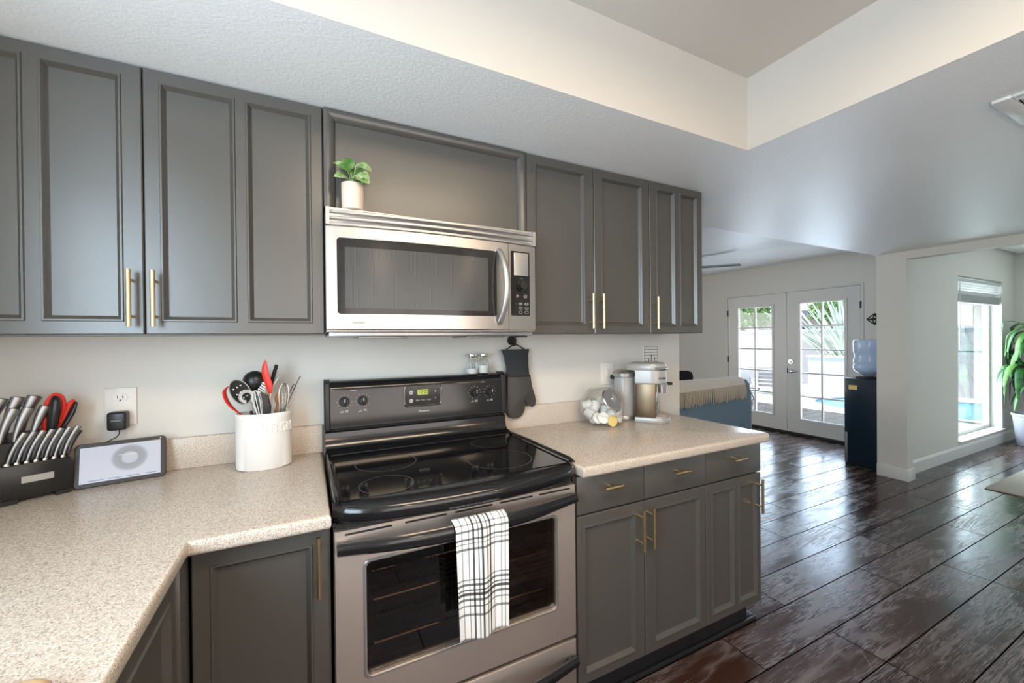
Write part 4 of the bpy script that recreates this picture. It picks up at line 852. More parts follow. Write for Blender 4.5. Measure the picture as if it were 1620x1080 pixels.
for i, (x, lb) in enumerate(((-.014, 'left'), (.016, 'middle'), (.046, 'right'))):
    knife((x, .080, .172), (x+.030, .085, .280), .027, 'large silver-handled kitchen knife, %s one of the back row of the knife block' % lb, 'large silver-handled knives in the block', 'kitchen_knife', True, .02)
e = empty('kitchen_scissors', tuple(TK @ Vector((.1, .06, .16))), 'kitchen shears with black and red handles standing in the right of the knife block', 'scissors')
mb = MB(TK); mb.stube([(.098, .055, .15), (.102, .05, .19), (.107, .046, .235), (.109, .046, .265), (.108, .048, .279)], [.010, .0165, .019, .016, .006], 14, flat=.7, up=(1, 0, 0)); mb.build('black_handle', M['blackpl'], e)
mb = MB(TK); mb.stube([(.112, .06, .16), (.130, .056, .195), (.143, .054, .225), (.151, .054, .250), (.152, .054, .256)], [.006, .0115, .013, .009, .003], 12, flat=.6, up=(1, 0, 0)); mb.build('second_black_handle', M['blackpl'], e)
mb = MB(TK); mb.stube([(.094, .066, .15), (.090, .064, .20), (.094, .062, .250), (.108, .062, .279), (.124, .062, .272), (.128, .062, .240), (.120, .062, .20)], .0065, 10); mb.stube([(.118, .062, .18), (.128, .060, .215), (.140, .060, .248), (.150, .060, .262)], [.005, .007, .007, .004], 10); mb.build('red_grip', M['red'], e, label='red grip lining')
# board in the foreground corner
e = empty('serving_board', (-.50, -1.15, CT), 'white board with a tan rounded edge at the bottom left corner of the counter', 'board')
mb = MB(); slab(mb, [(-.80, -1.40), (-.44, -1.40)] + arc(-.362, -1.078, .030, -.2, PI/2-.22, 5) + [(-.80, -.95)], top=CT+.0205, th=.020); mb.build('edge', mat('tan_board_edge', (.52, .36, .20), .5), e)
mb = MB(); mb.prism([(-.785, -1.385), (-.46, -1.385)] + arc(-.379, -1.082, .024, -.2, PI/2-.22, 5) + [(-.785, -.97)], lambda a, b_: (a, b_, CT+.0208), lambda a, b_: (a, b_, CT+.0225)); mb.build('surface', M['white'], e)

# ---------------------------------------------------------------- wall items near the range
e = empty('oven_mitt', (.835, -.03, 1.30), 'dark grey silicone oven mitt hanging on the wall right of the range', 'mitt')
outl = [(.785, 1.175), (.783, 1.09), (.780, 1.03), (.783, 1.0), (.795, .979), (.815, .968), (.840, .968), (.862, .978), (.876, 1.0), (.882, 1.03), (.882, 1.058), (.893, 1.036), (.905, 1.022), (.922, 1.017), (.937, 1.024), (.942, 1.045), (.934, 1.08), (.920, 1.12), (.911, 1.175)]
def puff(outline, y0, y1, mb, cxz):
    c_ = Vector((cxz[0], 0, cxz[1])); rings = []
    for y_, q_ in ((y0, .96), (y0-(y0-y1)*.3, 1.0), (y0-(y0-y1)*.7, 1.0), (y0-(y0-y1)*.92, .965), (y1, .90)):
        rings.append([(c_.x+(a-c_.x)*q_, y_, c_.z+(b_-c_.z)*q_) for a, b_ in outline])
    mb.loop_loft(rings)
mb = MB(); puff(outl, -.024, -.052, mb, (.842, 1.08)); mb.build('silicone_hand', M['mitt'], e, smooth=50)
mb = MB(); rings = []
for z, x0, x1 in ((1.170, .786, .911), (1.22, .784, .906), (1.27, .772, .905), (1.298, .758, .912)): rings.append([((x0+x1)/2+(x1-x0)/2*math.cos(2*PI*k/20), -.036+.013*math.sin(2*PI*k/20), z) for k in range(20)])
mb.loop_loft(rings); mb.build('cuff', M['mitt2'], e)
mb = MB(); mb.box(.787, .909, -.0535, -.021, 1.166, 1.171, .002); mb.build('cuff_seam', M['blackpl'], e)
mb = MB(); mb.tube([(.79, -.03, 1.298), (.815, -.03, 1.312), (.832, -.03, 1.322), (.85, -.03, 1.318), (.885, -.03, 1.299)], .003, 8); mb.build('hanging_loop', M['mitt2'], e)
e = empty('wall_hook', (.832, -.02, 1.335), 'round black adhesive hook on the wall holding the oven mitt', 'hook')
mb = MB(); mb.cyl((.832, -.0008, 1.340), (.832, -.012, 1.340), .022, seg=28); mb.build('disc', M['matblack'], e); mb = MB(); mb.tube([(.832, -.012, 1.325), (.832, -.03, 1.316), (.832, -.042, 1.320), (.832, -.044, 1.330)], .004, 8); mb.build('prong', M['matblack'], e)
for i, (x, y, lb, fill) in enumerate(((.607, -.052, 'front left', .40), (.665, -.042, 'right', .62))):
    e = empty('shaker_jar', (x, y, 1.1925), 'small glass shaker jar with metal lid, the %s one on the range backguard' % lb, 'shaker', 'glass shakers on the range')
    mb = MB(); mb.lathe([(.020, .0), (.026, .004), (.0275, .02), (.0275, .05), (.025, .060), (.0205, .066), (.0205, .074)], (x, y, 1.1935), 24, cap=False); mb.build('jar', M['jar'], e)
    mb = MB(); mb.lathe([(.0235, .001), (.0255, .006), (.0255, .058*fill), (.001, .060*fill)], (x, y, 1.1938), 20); mb.build('contents', M['white'], e)
    mb = MB(); mb.lathe([(.022, .0), (.0225, .001), (.0225, .014), (.021, .016), (.001, .016)], (x, y, 1.2655), 24); mb.build('lid', M['chrome'], e)
e = empty('light_switch', (1.414, -.003, 1.15), 'white rocker light switch plate behind the glass jar', 'switch')
mb = MB(); mb.box(1.372, 1.456, -.006, -.0005, 1.092, 1.213, .002); mb.build('cover_plate', M['whitepl'], e); mb = MB(); mb.box(1.405, 1.423, -.011, -.0055, 1.135, 1.175, .002); mb.build('toggle', M['whitepl'], e)
e = empty('wall_plaque', (1.738, -.003, 1.25), 'small white plaque with black line drawing of stripes and pine trees above the coffee maker', 'plaque')
mb = MB(); mb.box(1.675, 1.803, -.007, -.0005, 1.165, 1.305, .002); pq = mb.build('board', M['whitepl'], e); mb = MB()
for z, x0, x1 in ((1.2955, 1.689, 1.791), (1.279, 1.689, 1.791), (1.262, 1.689, 1.791), (1.246, 1.689, 1.791), (1.228, 1.689, 1.725), (1.228, 1.76, 1.791), (1.210, 1.689, 1.71)): mb.box(x0, x1, -.0078, -.0068, z-.0012, z+.0012)
mb.box(1.688, 1.690, -.0078, -.0068, 1.175, 1.2965); mb.box(1.790, 1.792, -.0078, -.0068, 1.175, 1.2965)
for cx2, hz, s_ in ((1.722, 1.232, .020), (1.742, 1.252, .022), (1.768, 1.236, .018), (1.705, 1.215, .014), (1.784, 1.212, .012)):
    for k in range(4):
        w_ = s_*(.25+.25*k); z = hz-.013*(k+1); mb.tube([(cx2-w_, -.0073, z-.004), (cx2, -.0073, z+.004), (cx2+w_, -.0073, z-.004)], .0011, 4)
    mb.box(cx2-.0012, cx2+.0012, -.0078, -.0068, hz-.06, hz)
mb.build('line_drawing', M['printb'], pq, smooth=0)

# ---------------------------------------------------------------- glass jar with pods
jc = Vector((1.268, -.135, CT+.0955)); lat = Vector((.78, -.62, 0)).normalized(); dep = Vector((.62, .78, 0)).normalized()
TJ = Matrix(((lat.x, dep.x, 0, jc.x), (lat.y, dep.y, 0, jc.y), (0, 0, 1, jc.z), (0, 0, 0, 1)))
e = empty('glass_jar', tuple(jc-Vector((0, 0, .095))), 'tilted clear glass jar of white coffee pods with a slanted steel lid', 'jar')
mb = MB(TJ); bmesh.ops.create_uvsphere(mb.bm, u_segments=40, v_segments=24, radius=1, matrix=Matrix.Identity(4))
nl = Vector((.62, -.62, .48)).normalized()   # lid direction in jar space (right, towards the room, up)
for v_ in mb.bm.verts:
    c_ = v_.co.copy(); f_ = (abs(c_.x)**2.4+abs(c_.y)**2.4+abs(c_.z)**2.4)**(-1/2.4); c_ *= f_; p_ = Vector((c_.x*.108, c_.y*.080, c_.z*.094))
    k = p_.dot(nl)-.070
    if k > 0: p_ -= nl*k
    if p_.z < -.0935: p_.z = -.0935
    v_.co = TJ @ p_
mb.build('glass_body', M['jar'], e, smooth=60)
q_ = nl.to_track_quat('Z', 'Y').to_matrix().to_4x4(); TLd = TJ @ Matrix.Translation(nl*.0705) @ q_
mb = MB(TLd); mb.lathe([(.050, -.002), (.055, .001), (.056, .010), (.053, .014), (.030, .0135), (.012, .016), (.006, .0175), (.001, .018)], (0, 0, 0), 40); mb.build('lid', M['steel_v'], e, smooth=40)
mb = MB(TLd); mb.lathe([(.006, .0165), (.007, .022), (.005, .025), (.001, .0255)], (0, 0, 0), 16); mb.build('lid_knob', M['chrome'], e)
pods = [((-.070, .0, .000), (.9, .1, .2), 'far left, on top of'), ((-.032, -.02, -.008), (.3, .6, .7), 'left of centre, top of'), ((-.005, .02, .012), (.4, -.2, .9), 'highest, behind the lid, in'), ((-.058, -.025, -.040), (.8, -.3, -.5), 'lower left of'),
        ((-.030, -.045, -.062), (.5, -.6, .3), 'bottom left front of'), ((.006, -.05, -.058), (.2, -.8, .3), 'bottom centre front of'), ((.048, -.03, -.036), (.8, -.2, .5), 'right of centre in'), ((.070, -.015, -.056), (.9, -.4, .1), 'far right, at the bottom of'),
        ((.018, -.005, -.026), (.1, .3, .9), 'in the middle of'), ((.042, -.048, -.068), (.5, -.7, .1), 'bottom right front of')]
for i, (p_, ax_, wh) in enumerate(pods):
    w0 = TJ @ Vector(p_); e2 = empty('coffee_pod', tuple(w0), 'white coffee pod %s the pile in the glass jar' % wh, 'coffee pod', 'white coffee pods in the glass jar')
    Tq = Matrix.Translation(w0) @ (TJ.to_3x3() @ Vector(ax_)).to_track_quat('Z', 'Y').to_matrix().to_4x4() @ Matrix.Scale(1.12, 4)
    mb = MB(Tq); mb.lathe([(.001, -.021), (.0165, -.021), (.018, -.019), (.0215, .014), (.0215, .018)], (0, 0, 0), 20); cu = mb.build('cup', M['whitepl'], e2)
    mb = MB(Tq); mb.lathe([(.0215, .0175), (.0245, .018), (.0245, .0195), (.001, .020)], (0, 0, 0), 20); mb.build('foil_lid', M['yellow'] if i == 9 else M['white'], e2)
# ---------------------------------------------------------------- coffee maker
fd = Vector((.60, -.80, 0)); nd = Vector((-.80, -.60, 0)); o_ = Vector((1.553, -.205, CT))
TC = Matrix(((fd.x, nd.x, 0, o_.x), (fd.y, nd.y, 0, o_.y), (0, 0, 1, o_.z), (0, 0, 0, 1)))   # x' = front, y' = towards the camera
e = empty('coffee_maker', tuple(o_), 'silver pod coffee maker with side water tank, on the counter right of the jar', 'coffee maker')
mb = MB(TC); mb.box(-.080, .018, -.066, .066, .018, .215, .008); mb.build('rear_column', brushed('stainless_warm_reflection', (.22, .165, .11), .38, (8, 8, 1)), e)  # brown reflection of the counter put into the column colour
mb = MB(TC); rings = []
for z, q_ in ((0.0, .97), (.004, 1.0), (.022, 1.0), (.026, .97)): rings.append([(-.082*q_, .070*q_, z), (.02, .072*q_, z)] + [(.02+.062*q_*math.sin(PI*k/12), .072*q_*math.cos(PI*k/12), z) for k in range(1, 12)] + [(.02, -.072*q_, z), (-.082*q_, -.070*q_, z)])
mb.loop_loft(rings); mb.build('drip_base', M['cmgrey'], e)
mb = MB(TC)
for z0, z1, q_ in ((.0265, .029, .86),): mb.loop_loft([[(.024+.050*q_*math.cos(2*PI*k/24), .060*q_*math.sin(2*PI*k/24), z) for k in range(24)] for z in (z0, z1)])
mb.build('drip_tray', M['steel'], e)
mb = MB(TC); rings = []
for z, q_ in ((.196, .93), (.203, 1.0), (.262, 1.0), (.266, .99)): rings.append([(-.080, .070*q_, z), (-.01, .072*q_, z)] + [(-.01+.075*q_*math.sin(PI*k/16), .072*q_*math.cos(PI*k/16), z) for k in range(1, 16)] + [(-.01, -.072*q_, z), (-.080, -.070*q_, z)])
mb.loop_loft(rings); hd = mb.build('brew_head', M['cmgrey'], e)
mb = MB(TC); rings = []
for z, q_ in ((.2665, .98), (.270, 1.0), (.288, .99), (.299, .93), (.304, .80)): rings.append([(-.125*min(1, q_+.03), .055*q_, z), (-.10, .068*q_, z), (-.01, .074*q_, z)] + [(-.01+.075*q_*math.sin(PI*k/16), .074*q_*math.cos(PI*k/16), z) for k in range(1, 16)] + [(-.01, -.074*q_, z), (-.10, -.068*q_, z), (-.125*min(1, q_+.03), -.055*q_, z)])
mb.loop_loft(rings); mb.build('lid', M['cmgrey'], e)
mb = MB(TC); mb.tube([(.02, .0735, .276), (.050, .045, .275), (.068, 0, .275), (.050, -.045, .275), (.02, -.0735, .276)], .008, 10); mb.build('lid_handle', M['chrome'], e)
mb = MB(TC); mb.cyl((.045, 0, .197), (.045, 0, .150), .024, .021, seg=24); mb.build('pod_spout', M['chrome'], e)
mb = MB(TC); mb.box(.0185, .020, -.03, .05, .12, .125); mb.build('seam_line', M['printg'], e)
mb = MB(TC)
for a, b_ in ((.028, .105), (.036, .118), (.020, .118), (.028, .131)): mb.cyl((.0184, a-.03, b_-.02), (.0195, a-.03, b_-.02), .0048, seg=10)
mb.build('button_dots', M['printb'], e, smooth=0)
mb = MB(TC); mb.cyl((.03, -.055, .19), (.085, -.075, .19), .008, seg=10); mb.build('side_lever', M['matblack'], e)
def kw(co):
    th = .95-co.x/.0735; return TC @ Vector((-.01+(.0752+co.z)*math.cos(PI/2-PI/2+th), (.0725+co.z)*math.sin(th), .226+co.y))
text('KEURIG', 'brand_text', .015, None, M['printb'], hd, .0008, warp=kw, align='LEFT')
mb = MB(TC); mb.lathe([(.060, .022), (.063, .03), (.063, .222), (.060, .228)], (-.150, .0, 0), 32, .85, .9); wt = mb.build('water_tank', M['tank'], e)
mb = MB(TC); mb.lathe([(.064, 0), (.066, .003), (.066, .018), (.062, .024)], (-.150, .0, 0), 32, .85, .9); mb.build('tank_base', M['silver'], wt)
mb = MB(TC); mb.lathe([(.062, .226), (.070, .230), (.071, .246), (.066, .252), (.052, .262), (.03, .266), (.001, .267)], (-.150, .0, 0), 32, .85, .9); mb.build('tank_lid', M['silver'], wt)
mb = MB(TC); mb.lathe([(.020, .10), (.022, .11), (.024, .19), (.02, .2)], (-.140, .0, 0), 20); mb.build('tank_filter', M['printg'], wt)
mb = MB(TC); mb.ball((-.205, .018, .224), .016, 1, 1, .8, 12); mb.ball((-.196, .02, .248), .009, 1, 1, .8, 10); mb.build('tank_clip', M['matblack'], wt)

# ---------------------------------------------------------------- ceiling fixtures
e = empty('ceiling_light', (.55, -1.75, 2.418), 'flush ceiling light panel in the raised kitchen ceiling', 'ceiling light')
mb = MB(); mb.box(-.05, 1.15, -2.05, -1.45, 2.385, 2.417, .004); mb.build('frame', M['trim'], e); mb = MB(); mb.box(-.02, 1.12, -2.02, -1.48, 2.372, 2.3845, .004); mb.build('diffuser', M['lampgl'], e)
e = empty('ceiling_vent', (2.25, -1.45, H), 'white slatted air vent in the kitchen ceiling', 'vent')
mb = MB(); vx0, vx1, vy0, vy1 = 1.985, 2.35, -1.62, -1.272
for a in ((vx0, vx1, vy0, vy0+.045), (vx0, vx1, vy1-.045, vy1), (vx0, vx0+.045, vy0+.045, vy1-.045), (vx1-.045, vx1, vy0+.045, vy1-.045)): mb.box(a[0], a[1], a[2], a[3], H-.012, H-.0005, .003)
mb.build('frame', M['trim'], e); mb = MB()
for k in range(11): y_ = vy0+.055+.0235*k; mb.box(vx0+.045, vx1-.045, y_-.009, y_+.009, H-.0095, H-.008, R=Matrix.Rotation(.5, 4, 'X'))
mb.build('slats', M['trim'], e, smooth=0); mb = MB(); mb.box(vx0+.04, vx1-.04, vy0+.04, vy1-.04, H-.002, H-.0008); mb.build('backing', M['matblack'], e, smooth=0)
for x_, lb in ((0.1, 'left'), (1.7, 'right')):  # unseen fixtures added to house the warm fill lamps
    e = empty('added_recessed_light', (x_, -3.08, H), 'added unseen recessed ceiling light, the %s one at the back of the kitchen' % lb, 'ceiling light', 'added recessed kitchen lights')
    mb = MB(); mb.lathe([(.075, -.001), (.095, -.001), (.095, -.006), (.080, -.008), (.075, -.006)], (x_, -3.08, H), 32, cap=False); mb.build('trim_ring', M['trim'], e)
    mb = MB(); mb.cyl((x_, -3.08, H-.003), (x_, -3.08, H-.0012), .074, seg=32); mb.build('lens', M['lampgl'], e)
# ceiling fan
hub = Vector((3.78, 2.02, 2.19)); e = empty('ceiling_fan', (hub.x, hub.y, 2.19), 'dark ceiling fan in the living room, one blade tip past the wall cabinets', 'fan')
mb = MB(); mb.lathe([(.05, -.03), (.11, -.02), (.12, .01), (.09, .04), (.02, .05)], tuple(hub), 24); mb.cyl(hub+Vector((0, 0, .04)), hub+Vector((0, 0, .07)), .02); mb.build('motor', M['fan'], e)
a0 = math.atan2(1.273-hub.y, 4.465-hub.x)
for k in range(5):
    a = a0+2*PI*k/5; Tf = Matrix.Translation(hub) @ Matrix.Rotation(a, 4, 'Z') @ Matrix.Rotation(.30, 4, 'X'); mb = MB(Tf); mb.box(.10, 1.01, -.065, .065, -.006, .006, .003); mb.build('blade', M['fan'], e)

# ---------------------------------------------------------------- living room
e = empty('sofa', (3.1, 1.35, 0), 'blue-grey upholstered sofa with its back to the kitchen', 'sofa')
SY = .90
mb = MB(); pr = [(0, .12), (-.02, .50), (-.012, .86), (.02, .905), (.10, .91), (.17, .88), (.20, .50), (.20, .12)]
mb.loop_loft([[(x, SY+a, b_) for a, b_ in pr] for x in (2.15, 2.17, 3.97, 4.02)], cap=True); mb.build('back', M['sofa'], e, smooth=50)
mb = MB(); mb.box(2.16, 4.03, SY+.21, SY+.95, .12, .44, .04, 3); mb.build('seat', M['sofa'], e, smooth=50)
for x0, x1 in ((3.99, 4.17), (2.0, 2.155)):
    mb = MB(); mb.box(x0 if x0 < 3 else 4.08, x1 if x0 < 3 else 4.25, SY+.10, SY+1.0, .10, .785 if x0 > 3 else .72, .035, 3); mb.build('arm', M['sofa'], e, smooth=50)
for x in (2.3, 3.15, 4.0):
    mb = MB(); mb.box(x-.03, x+.03, SY+.1, SY+.16, .0005, .119); mb.build('leg', M['matblack'], e, smooth=0)
mb = MB(); mb.tube([(3.08, SY-.0205, .13), (3.08, SY-.021, .50), (3.08, SY-.013, .86)], .003, 6); mb.build('seam_piping', M['sofa'], e)
e = empty('throw_blanket', (3.3, SY+.05, .93), 'cream throw blanket with long fringe draped over the sofa back', 'blanket')
def thf(s, t):
    x = 2.35+1.56*s; wv_ = .006*math.sin(s*23)+.004*math.sin(s*51+1); zb_ = .822+.040*s
    if t < .25: k = t/.25; return (x, SY+.19-.09*k, .80+.125*k+.002)
    if t < .5: k = (t-.25)/.25; return (x, SY+.10-.10*k, .925+.010*math.sin(PI*k)+.002)
    if t < .6: k = (t-.5)/.1; return (x, SY-.028*k+.0, .927-.03*k*k)
    k = (t-.6)/.4; return (x, SY-.028-.012*k+wv_*k, .897-(.897-zb_)*k)
mb = MB(); mb.grid(thf, 90, 30); mb.build('blanket', M['throw'], e, smooth=80, solid=.008)
mb = MB()
for k in range(120):
    s = (k+.5)/120; x, y_, z = thf(s, 1); L = .135+random.uniform(-.015, .015)
    for q_ in range(2):
        dx = random.uniform(-.012, .012); mb.tube([(x+q_*.004, y_-.002, z+.006), (x+dx*.5, y_-.008-q_*.004, z-L*.45), (x+dx, y_-.004+random.uniform(-.01, .004), z-L)], [.0035, .0042, .0025], 5)
fr_ = mb.build('fringe', M['fringe'], e)
e = empty('dining_chair', (3.95, 1.9, 0), 'black rounded-back chair behind the left part of the sofa', 'chair')
mb = MB(); bc = PX(1082, 596, 2.2)
outl = [(-.20, -.12), (-.21, .0), (-.17, .065), (-.05, .085), (.08, .083), (.17, .055), (.195, 0), (.18, -.12)]
mb.prism(outl, lambda a, b_: (bc.x+a, 2.20+.25*a*a, bc.z+b_-.0), lambda a, b_: (bc.x+a, 2.24+.25*a*a, bc.z+b_)); mb.build('backrest', mat('dark_brown_chair', (0.012, 0.009, 0.007), 0.95, spec=0.1), e, smooth=40)
mb = MB(); mb.box(bc.x-.21, bc.x+.21, 2.2, 2.62, .43, .48, .02, 3); mb.build('seat', M['matblack'], e)
for sx2 in (-.17, .17):
    for y_ in (2.22, 2.58): mb = MB(); mb.cyl((bc.x+sx2, y_, .0005), (bc.x+sx2, y_, .43 if y_ > 2.4 else bc.z-.1), .014, seg=10); mb.build('leg', M['matblack'], e)
# water cooler
e = empty('water_cooler', (5.16, .34, 0), 'tall black water cooler with a blue bottle, beside the white wall end', 'water cooler')
mb = MB(); mb.box(5.0, 5.31, .215, .500, .0105, .905, .012, 3); wc = mb.build('cabinet', M['navy'], e)
mb = MB(); mb.box(4.9985, 5.29, .225, .49, .0005, .010); mb.build('foot', M['matblack'], e)
mb = MB(); mb.box(4.994, 5.0, .470, .492, .02, .34, .003); mb.build('side_grip', M['silver'], wc, label='grey strip')
mb = MB(); mb.box(4.9985, 5.0, .385, .458, .790, .835, .0006, 1); mb.build('sticker', M['yellow'], wc, label='yellow sticker')
mb = MB()
for z in (.82, .61, .30, .70): mb.cyl((5.02+.0, .2145, z), (5.02, .209, z), .010, seg=10)
mb.build('side_buttons', M['chrome'], wc)
mb = MB(); mb.lathe([(.10, 0), (.115, .003), (.11, .014), (.06, .018)], (5.16, .345, .9055), 32); mb.build('collar', M['matblack'], e)
mb = MB(); mb.lathe([(.03, .0), (.045, .01), (.075, .03), (.120, .055), (.132, .085), (.132, .12), (.124, .130), (.124, .135), (.131, .145), (.131, .17), (.122, .20), (.122, .235), (.131, .26), (.133, .36), (.128, .378), (.11, .386), (.001, .388)], (5.16, .345, .922), 48); mb.build('water_bottle', M['bottle'], e, label='blue translucent bottle', smooth=60)
mb = MB(); mb.lathe([(.028, .004), (.07, .033), (.115, .058), (.127, .087), (.127, .105), (.001, .106)], (5.16, .345, .922), 40); mb.build('water', M['bottlew'], e, smooth=60)
# geometric ornament on the wall by the doors
e = empty('wall_ornament', (5.88, .60, 1.53), 'black geometric wire ornament on the wall beside the white wall end', 'ornament')
mb = MB(); oc = Vector((5.83, .565, 1.54)); V6 = [oc+Vector(v_) for v_ in ((0, .075, 0), (0, -.075, 0), (.055, 0, .01), (-.055, 0, -.01), (0, 0, .065), (0, 0, -.065))]
for a in (0, 1):
    for b_ in (2, 3, 4, 5): mb.tube([V6[a], V6[b_]], .006, 6)
for a in (2, 3):
    for b_ in (4, 5): mb.tube([V6[a], V6[b_]], .006, 6)
mb.tube([oc+Vector((.05, 0, 0)), oc+Vector((.0695, 0, 0))], .006, 6); mb.build('wire_frame', M['matblack'], e, smooth=0)

# ---------------------------------------------------------------- dining corner
mb = MB(); mb.box(5.22, 7.6, -2.6, -.440, .0008, .010, .003); single(mb, 'area_rug', M['rug'], 'flat beige area rug on the dark wood floor of the dining room', 'rug')
pc = Vector((7.72, -.20, 0)); e = empty('potted_plant', tuple(pc), 'tall plant with long drooping green leaves in a grey-lilac pot by the tall window', 'plant')
mb = MB(); mb.lathe([(.115, .0005), (.12, .01), (.155, .355), (.165, .36), (.165, .385), (.155, .388), (.148, .36), (.001, .355)], tuple(pc), 36); mb.build('pot', M['potlav'], e)
mb = MB(); mb.lathe([(.148, .0), (.08, .006), (.001, .008)], (pc.x, pc.y, .358), 20); mb.build('soil', M['soil'], e)
heads = [(-.03, -.02, 1.45), (.08, .03, 1.20), (-.08, .06, .98), (.02, -.08, .80)]
mb = MB()
for hx, hy, hz in heads: mb.tube([(pc.x+hx*.4, pc.y+hy*.4, .36), (pc.x+hx*.7, pc.y+hy*.7, (hz+.36)/2), (pc.x+hx, pc.y+hy, hz)], [.024, .021, .018], 10)
mb.build('canes', M['cane'], e)
def strap(mb, b0, az, el, L, w_, sag):
    pts = []; rows = []; N = 12; p = Vector(b0); d = Vector((math.cos(az)*math.cos(el), math.sin(az)*math.cos(el), math.sin(el))); side = Vector((-math.sin(az), math.cos(az), 0))
    for i in range(N+1):
        t = i/N; ww = w_*(math.sin(PI*(t*.93+.05))**.55)*(1-.3*t)+.001
        nn = side.cross(d).normalized()
        if p.y > -.012+.0 and p.x < 8.1: p.y = -.012
        q = [p-side*ww+nn*ww*.35, p.copy(), p+side*ww+nn*ww*.35]
        for a in q: a.x = min(a.x, 8.13); a.y = min(a.y, .02)
        rows.append([mb.V(a) for a in q]); p = p+d*(L/N); d = (d+Vector((0, 0, -sag/N*(1+t)))).normalized()
    for a, b_ in zip(rows, rows[1:]):
        for k in range(2): mb.face((a[k], a[k+1], b_[k+1], b_[k]))
lm = [MB(), MB()]
for hi, (hx, hy, hz) in enumerate(heads):
    for k in range(17):
        az = 2.39996*k+hi; el = random.uniform(-.05, 1.05) if hi else random.uniform(.1, 1.1)
        strap(lm[k % 3 == 0], (pc.x+hx, pc.y+hy, hz-.006*k), az, el, random.uniform(.42, .62), random.uniform(.024, .036), random.uniform(2.2, 3.6))
lm[0].build('dark_leaves', M['drac'], e, smooth=70); lm[1].build('lime_leaves', M['drac_l'], e, smooth=70)

# ---------------------------------------------------------------- outdoors
GZ = -.10
mb = MB(); mb.box(6.06, 30, .21, 40, GZ-.1, GZ); mb.box(8.28, 30, -8, .21, GZ-.1, GZ)
POOL = [(9.55, 3.05), (9.20, 2.55), (9.25, 2.0), (9.55, 1.4), (9.70, .8), (9.75, -2.5), (12.2, -2.5), (12.2, 1.3), (11.9, 2.3), (11.2, 3.0), (10.4, 3.3), (9.95, 3.28)]
struct(mb.build('ground', M['patio'], smooth=0))
def smoothpoly(P, it=2):
    for _ in range(it):
        P = [q for i in range(len(P)) for q in ((P[i][0]*.75+P[(i+1) % len(P)][0]*.25, P[i][1]*.75+P[(i+1) % len(P)][1]*.25), (P[i][0]*.25+P[(i+1) % len(P)][0]*.75, P[i][1]*.25+P[(i+1) % len(P)][1]*.75))]
    return P
PP = smoothpoly(POOL); pcn = (10.8, .6)
mb = MB(); sh = lambda f_: [(pcn[0]+(a-pcn[0])*f_, pcn[1]+(b_-pcn[1])*f_) for a, b_ in PP]
mb.loop_loft([[(a, b_, GZ+z_) for a, b_ in sh(f_)] for f_, z_ in ((1.09, .0005), (1.09, .05), (1.0, .05), (.995, .02))], cap=False)
e = empty('swimming_pool', (10.8, .6, GZ), 'kidney-shaped blue swimming pool with pale coping in the back yard', 'pool'); mb.build('coping', M['coping'], e)
mb = MB(); mb.loop_loft([[(a, b_, GZ+z_) for a, b_ in sh(.996)] for z_ in (.008, .045)], cap=False); mb.build('tile_band', M['tile'], e)
mb = MB(); mb.face([mb.V((a, b_, GZ+.012)) for a, b_ in sh(.997)]); mb.build('water', M['water'], e, smooth=0)
mb = MB(); mb.box(13.4, 13.6, -8, 30, GZ, 1.50); mb.box(13.37, 13.63, -8, 30, 1.50, 1.56); struct(mb.build('wall_garden', M['block'], smooth=0))
# neighbouring houses
def house(x0, x1, y0, y1, zt, label):
    e = empty('house', ((x0+x1)/2, (y0+y1)/2, GZ), label, 'house')
    mb = MB(); mb.box(x0, x1, y0, y1, GZ, zt); mb.build('walls', M['stucco'], e, smooth=0)
    mb = MB(); mb.loop_loft([[(x0-.5, y, zt+.22), (x1+.5, y, zt+.22), ((x0+x1)/2, y, zt+1.2)] for y in (y0-.5, y1+.5)]); mb.build('roof', M['roofw'], e, smooth=0)
    mb = MB(); mb.box(x0-.52, x1+.52, y0-.52, y1+.52, zt, zt+.22); mb.build('fascia', M['fascia'], e, smooth=0)
    n_ = max(1, int((y1-y0)//2.4))
    for k in range(n_):
        yy = y0+(k+.5)*(y1-y0)/n_; mb = MB(); mb.box(x0-.04, x0-.001, yy-.5, yy+.5, zt-1.1, zt-.35); mb.build('window', M['tile'], e, smooth=0)
house(17, 23, 5.6, 9.2, 2.1, 'neighbouring house with lilac-grey fascia beyond the garden wall, seen through the right door')
house(18, 25, -3.5, 3.0, 2.35, 'neighbouring house with pale roof beyond the pool, seen through the tall window')
# trees
def tree(cx2, cy2, h, r, label, nleaf, name='tree'):
    e = empty(name, (cx2, cy2, GZ), label, 'tree'); mb = MB(); mb.tube([(cx2, cy2, GZ), (cx2+.05, cy2, h*.4), (cx2, cy2, h*.8)], [.14, .1, .05], 10); mb.build('trunk', M['trunk'], e)
    mb = MB(); rnd = random.Random(int(cx2*10))
    for k in range(nleaf):
        v_ = Vector((rnd.gauss(0, 1), rnd.gauss(0, 1), rnd.gauss(0, 1))).normalized()*r*rnd.uniform(.45, 1.0)*(1+.18*math.sin(k)); c_ = Vector((cx2, cy2, h))+Vector((v_.x, v_.y, v_.z*.8)); s_ = .10
        a, b_ = Vector((rnd.uniform(-1, 1), rnd.uniform(-1, 1), rnd.uniform(-1, 1))).normalized()*s_, Vector((rnd.uniform(-1, 1), rnd.uniform(-1, 1), rnd.uniform(-1, 1))).normalized()*s_
        mb.face([mb.V(c_-a), mb.V(c_+b_*.5), mb.V(c_+a), mb.V(c_-b_*.5)])
    mb.build('foliage', M['tree'], e, smooth=0)
tree(15.0, 8.3, 2.5, 1.05, 'round leafy green tree beyond the garden wall, in the left door panes', 5200)
tree(14.9, 5.3, 2.2, .55, 'small green tree beyond the garden wall, in the right door panes', 1500)
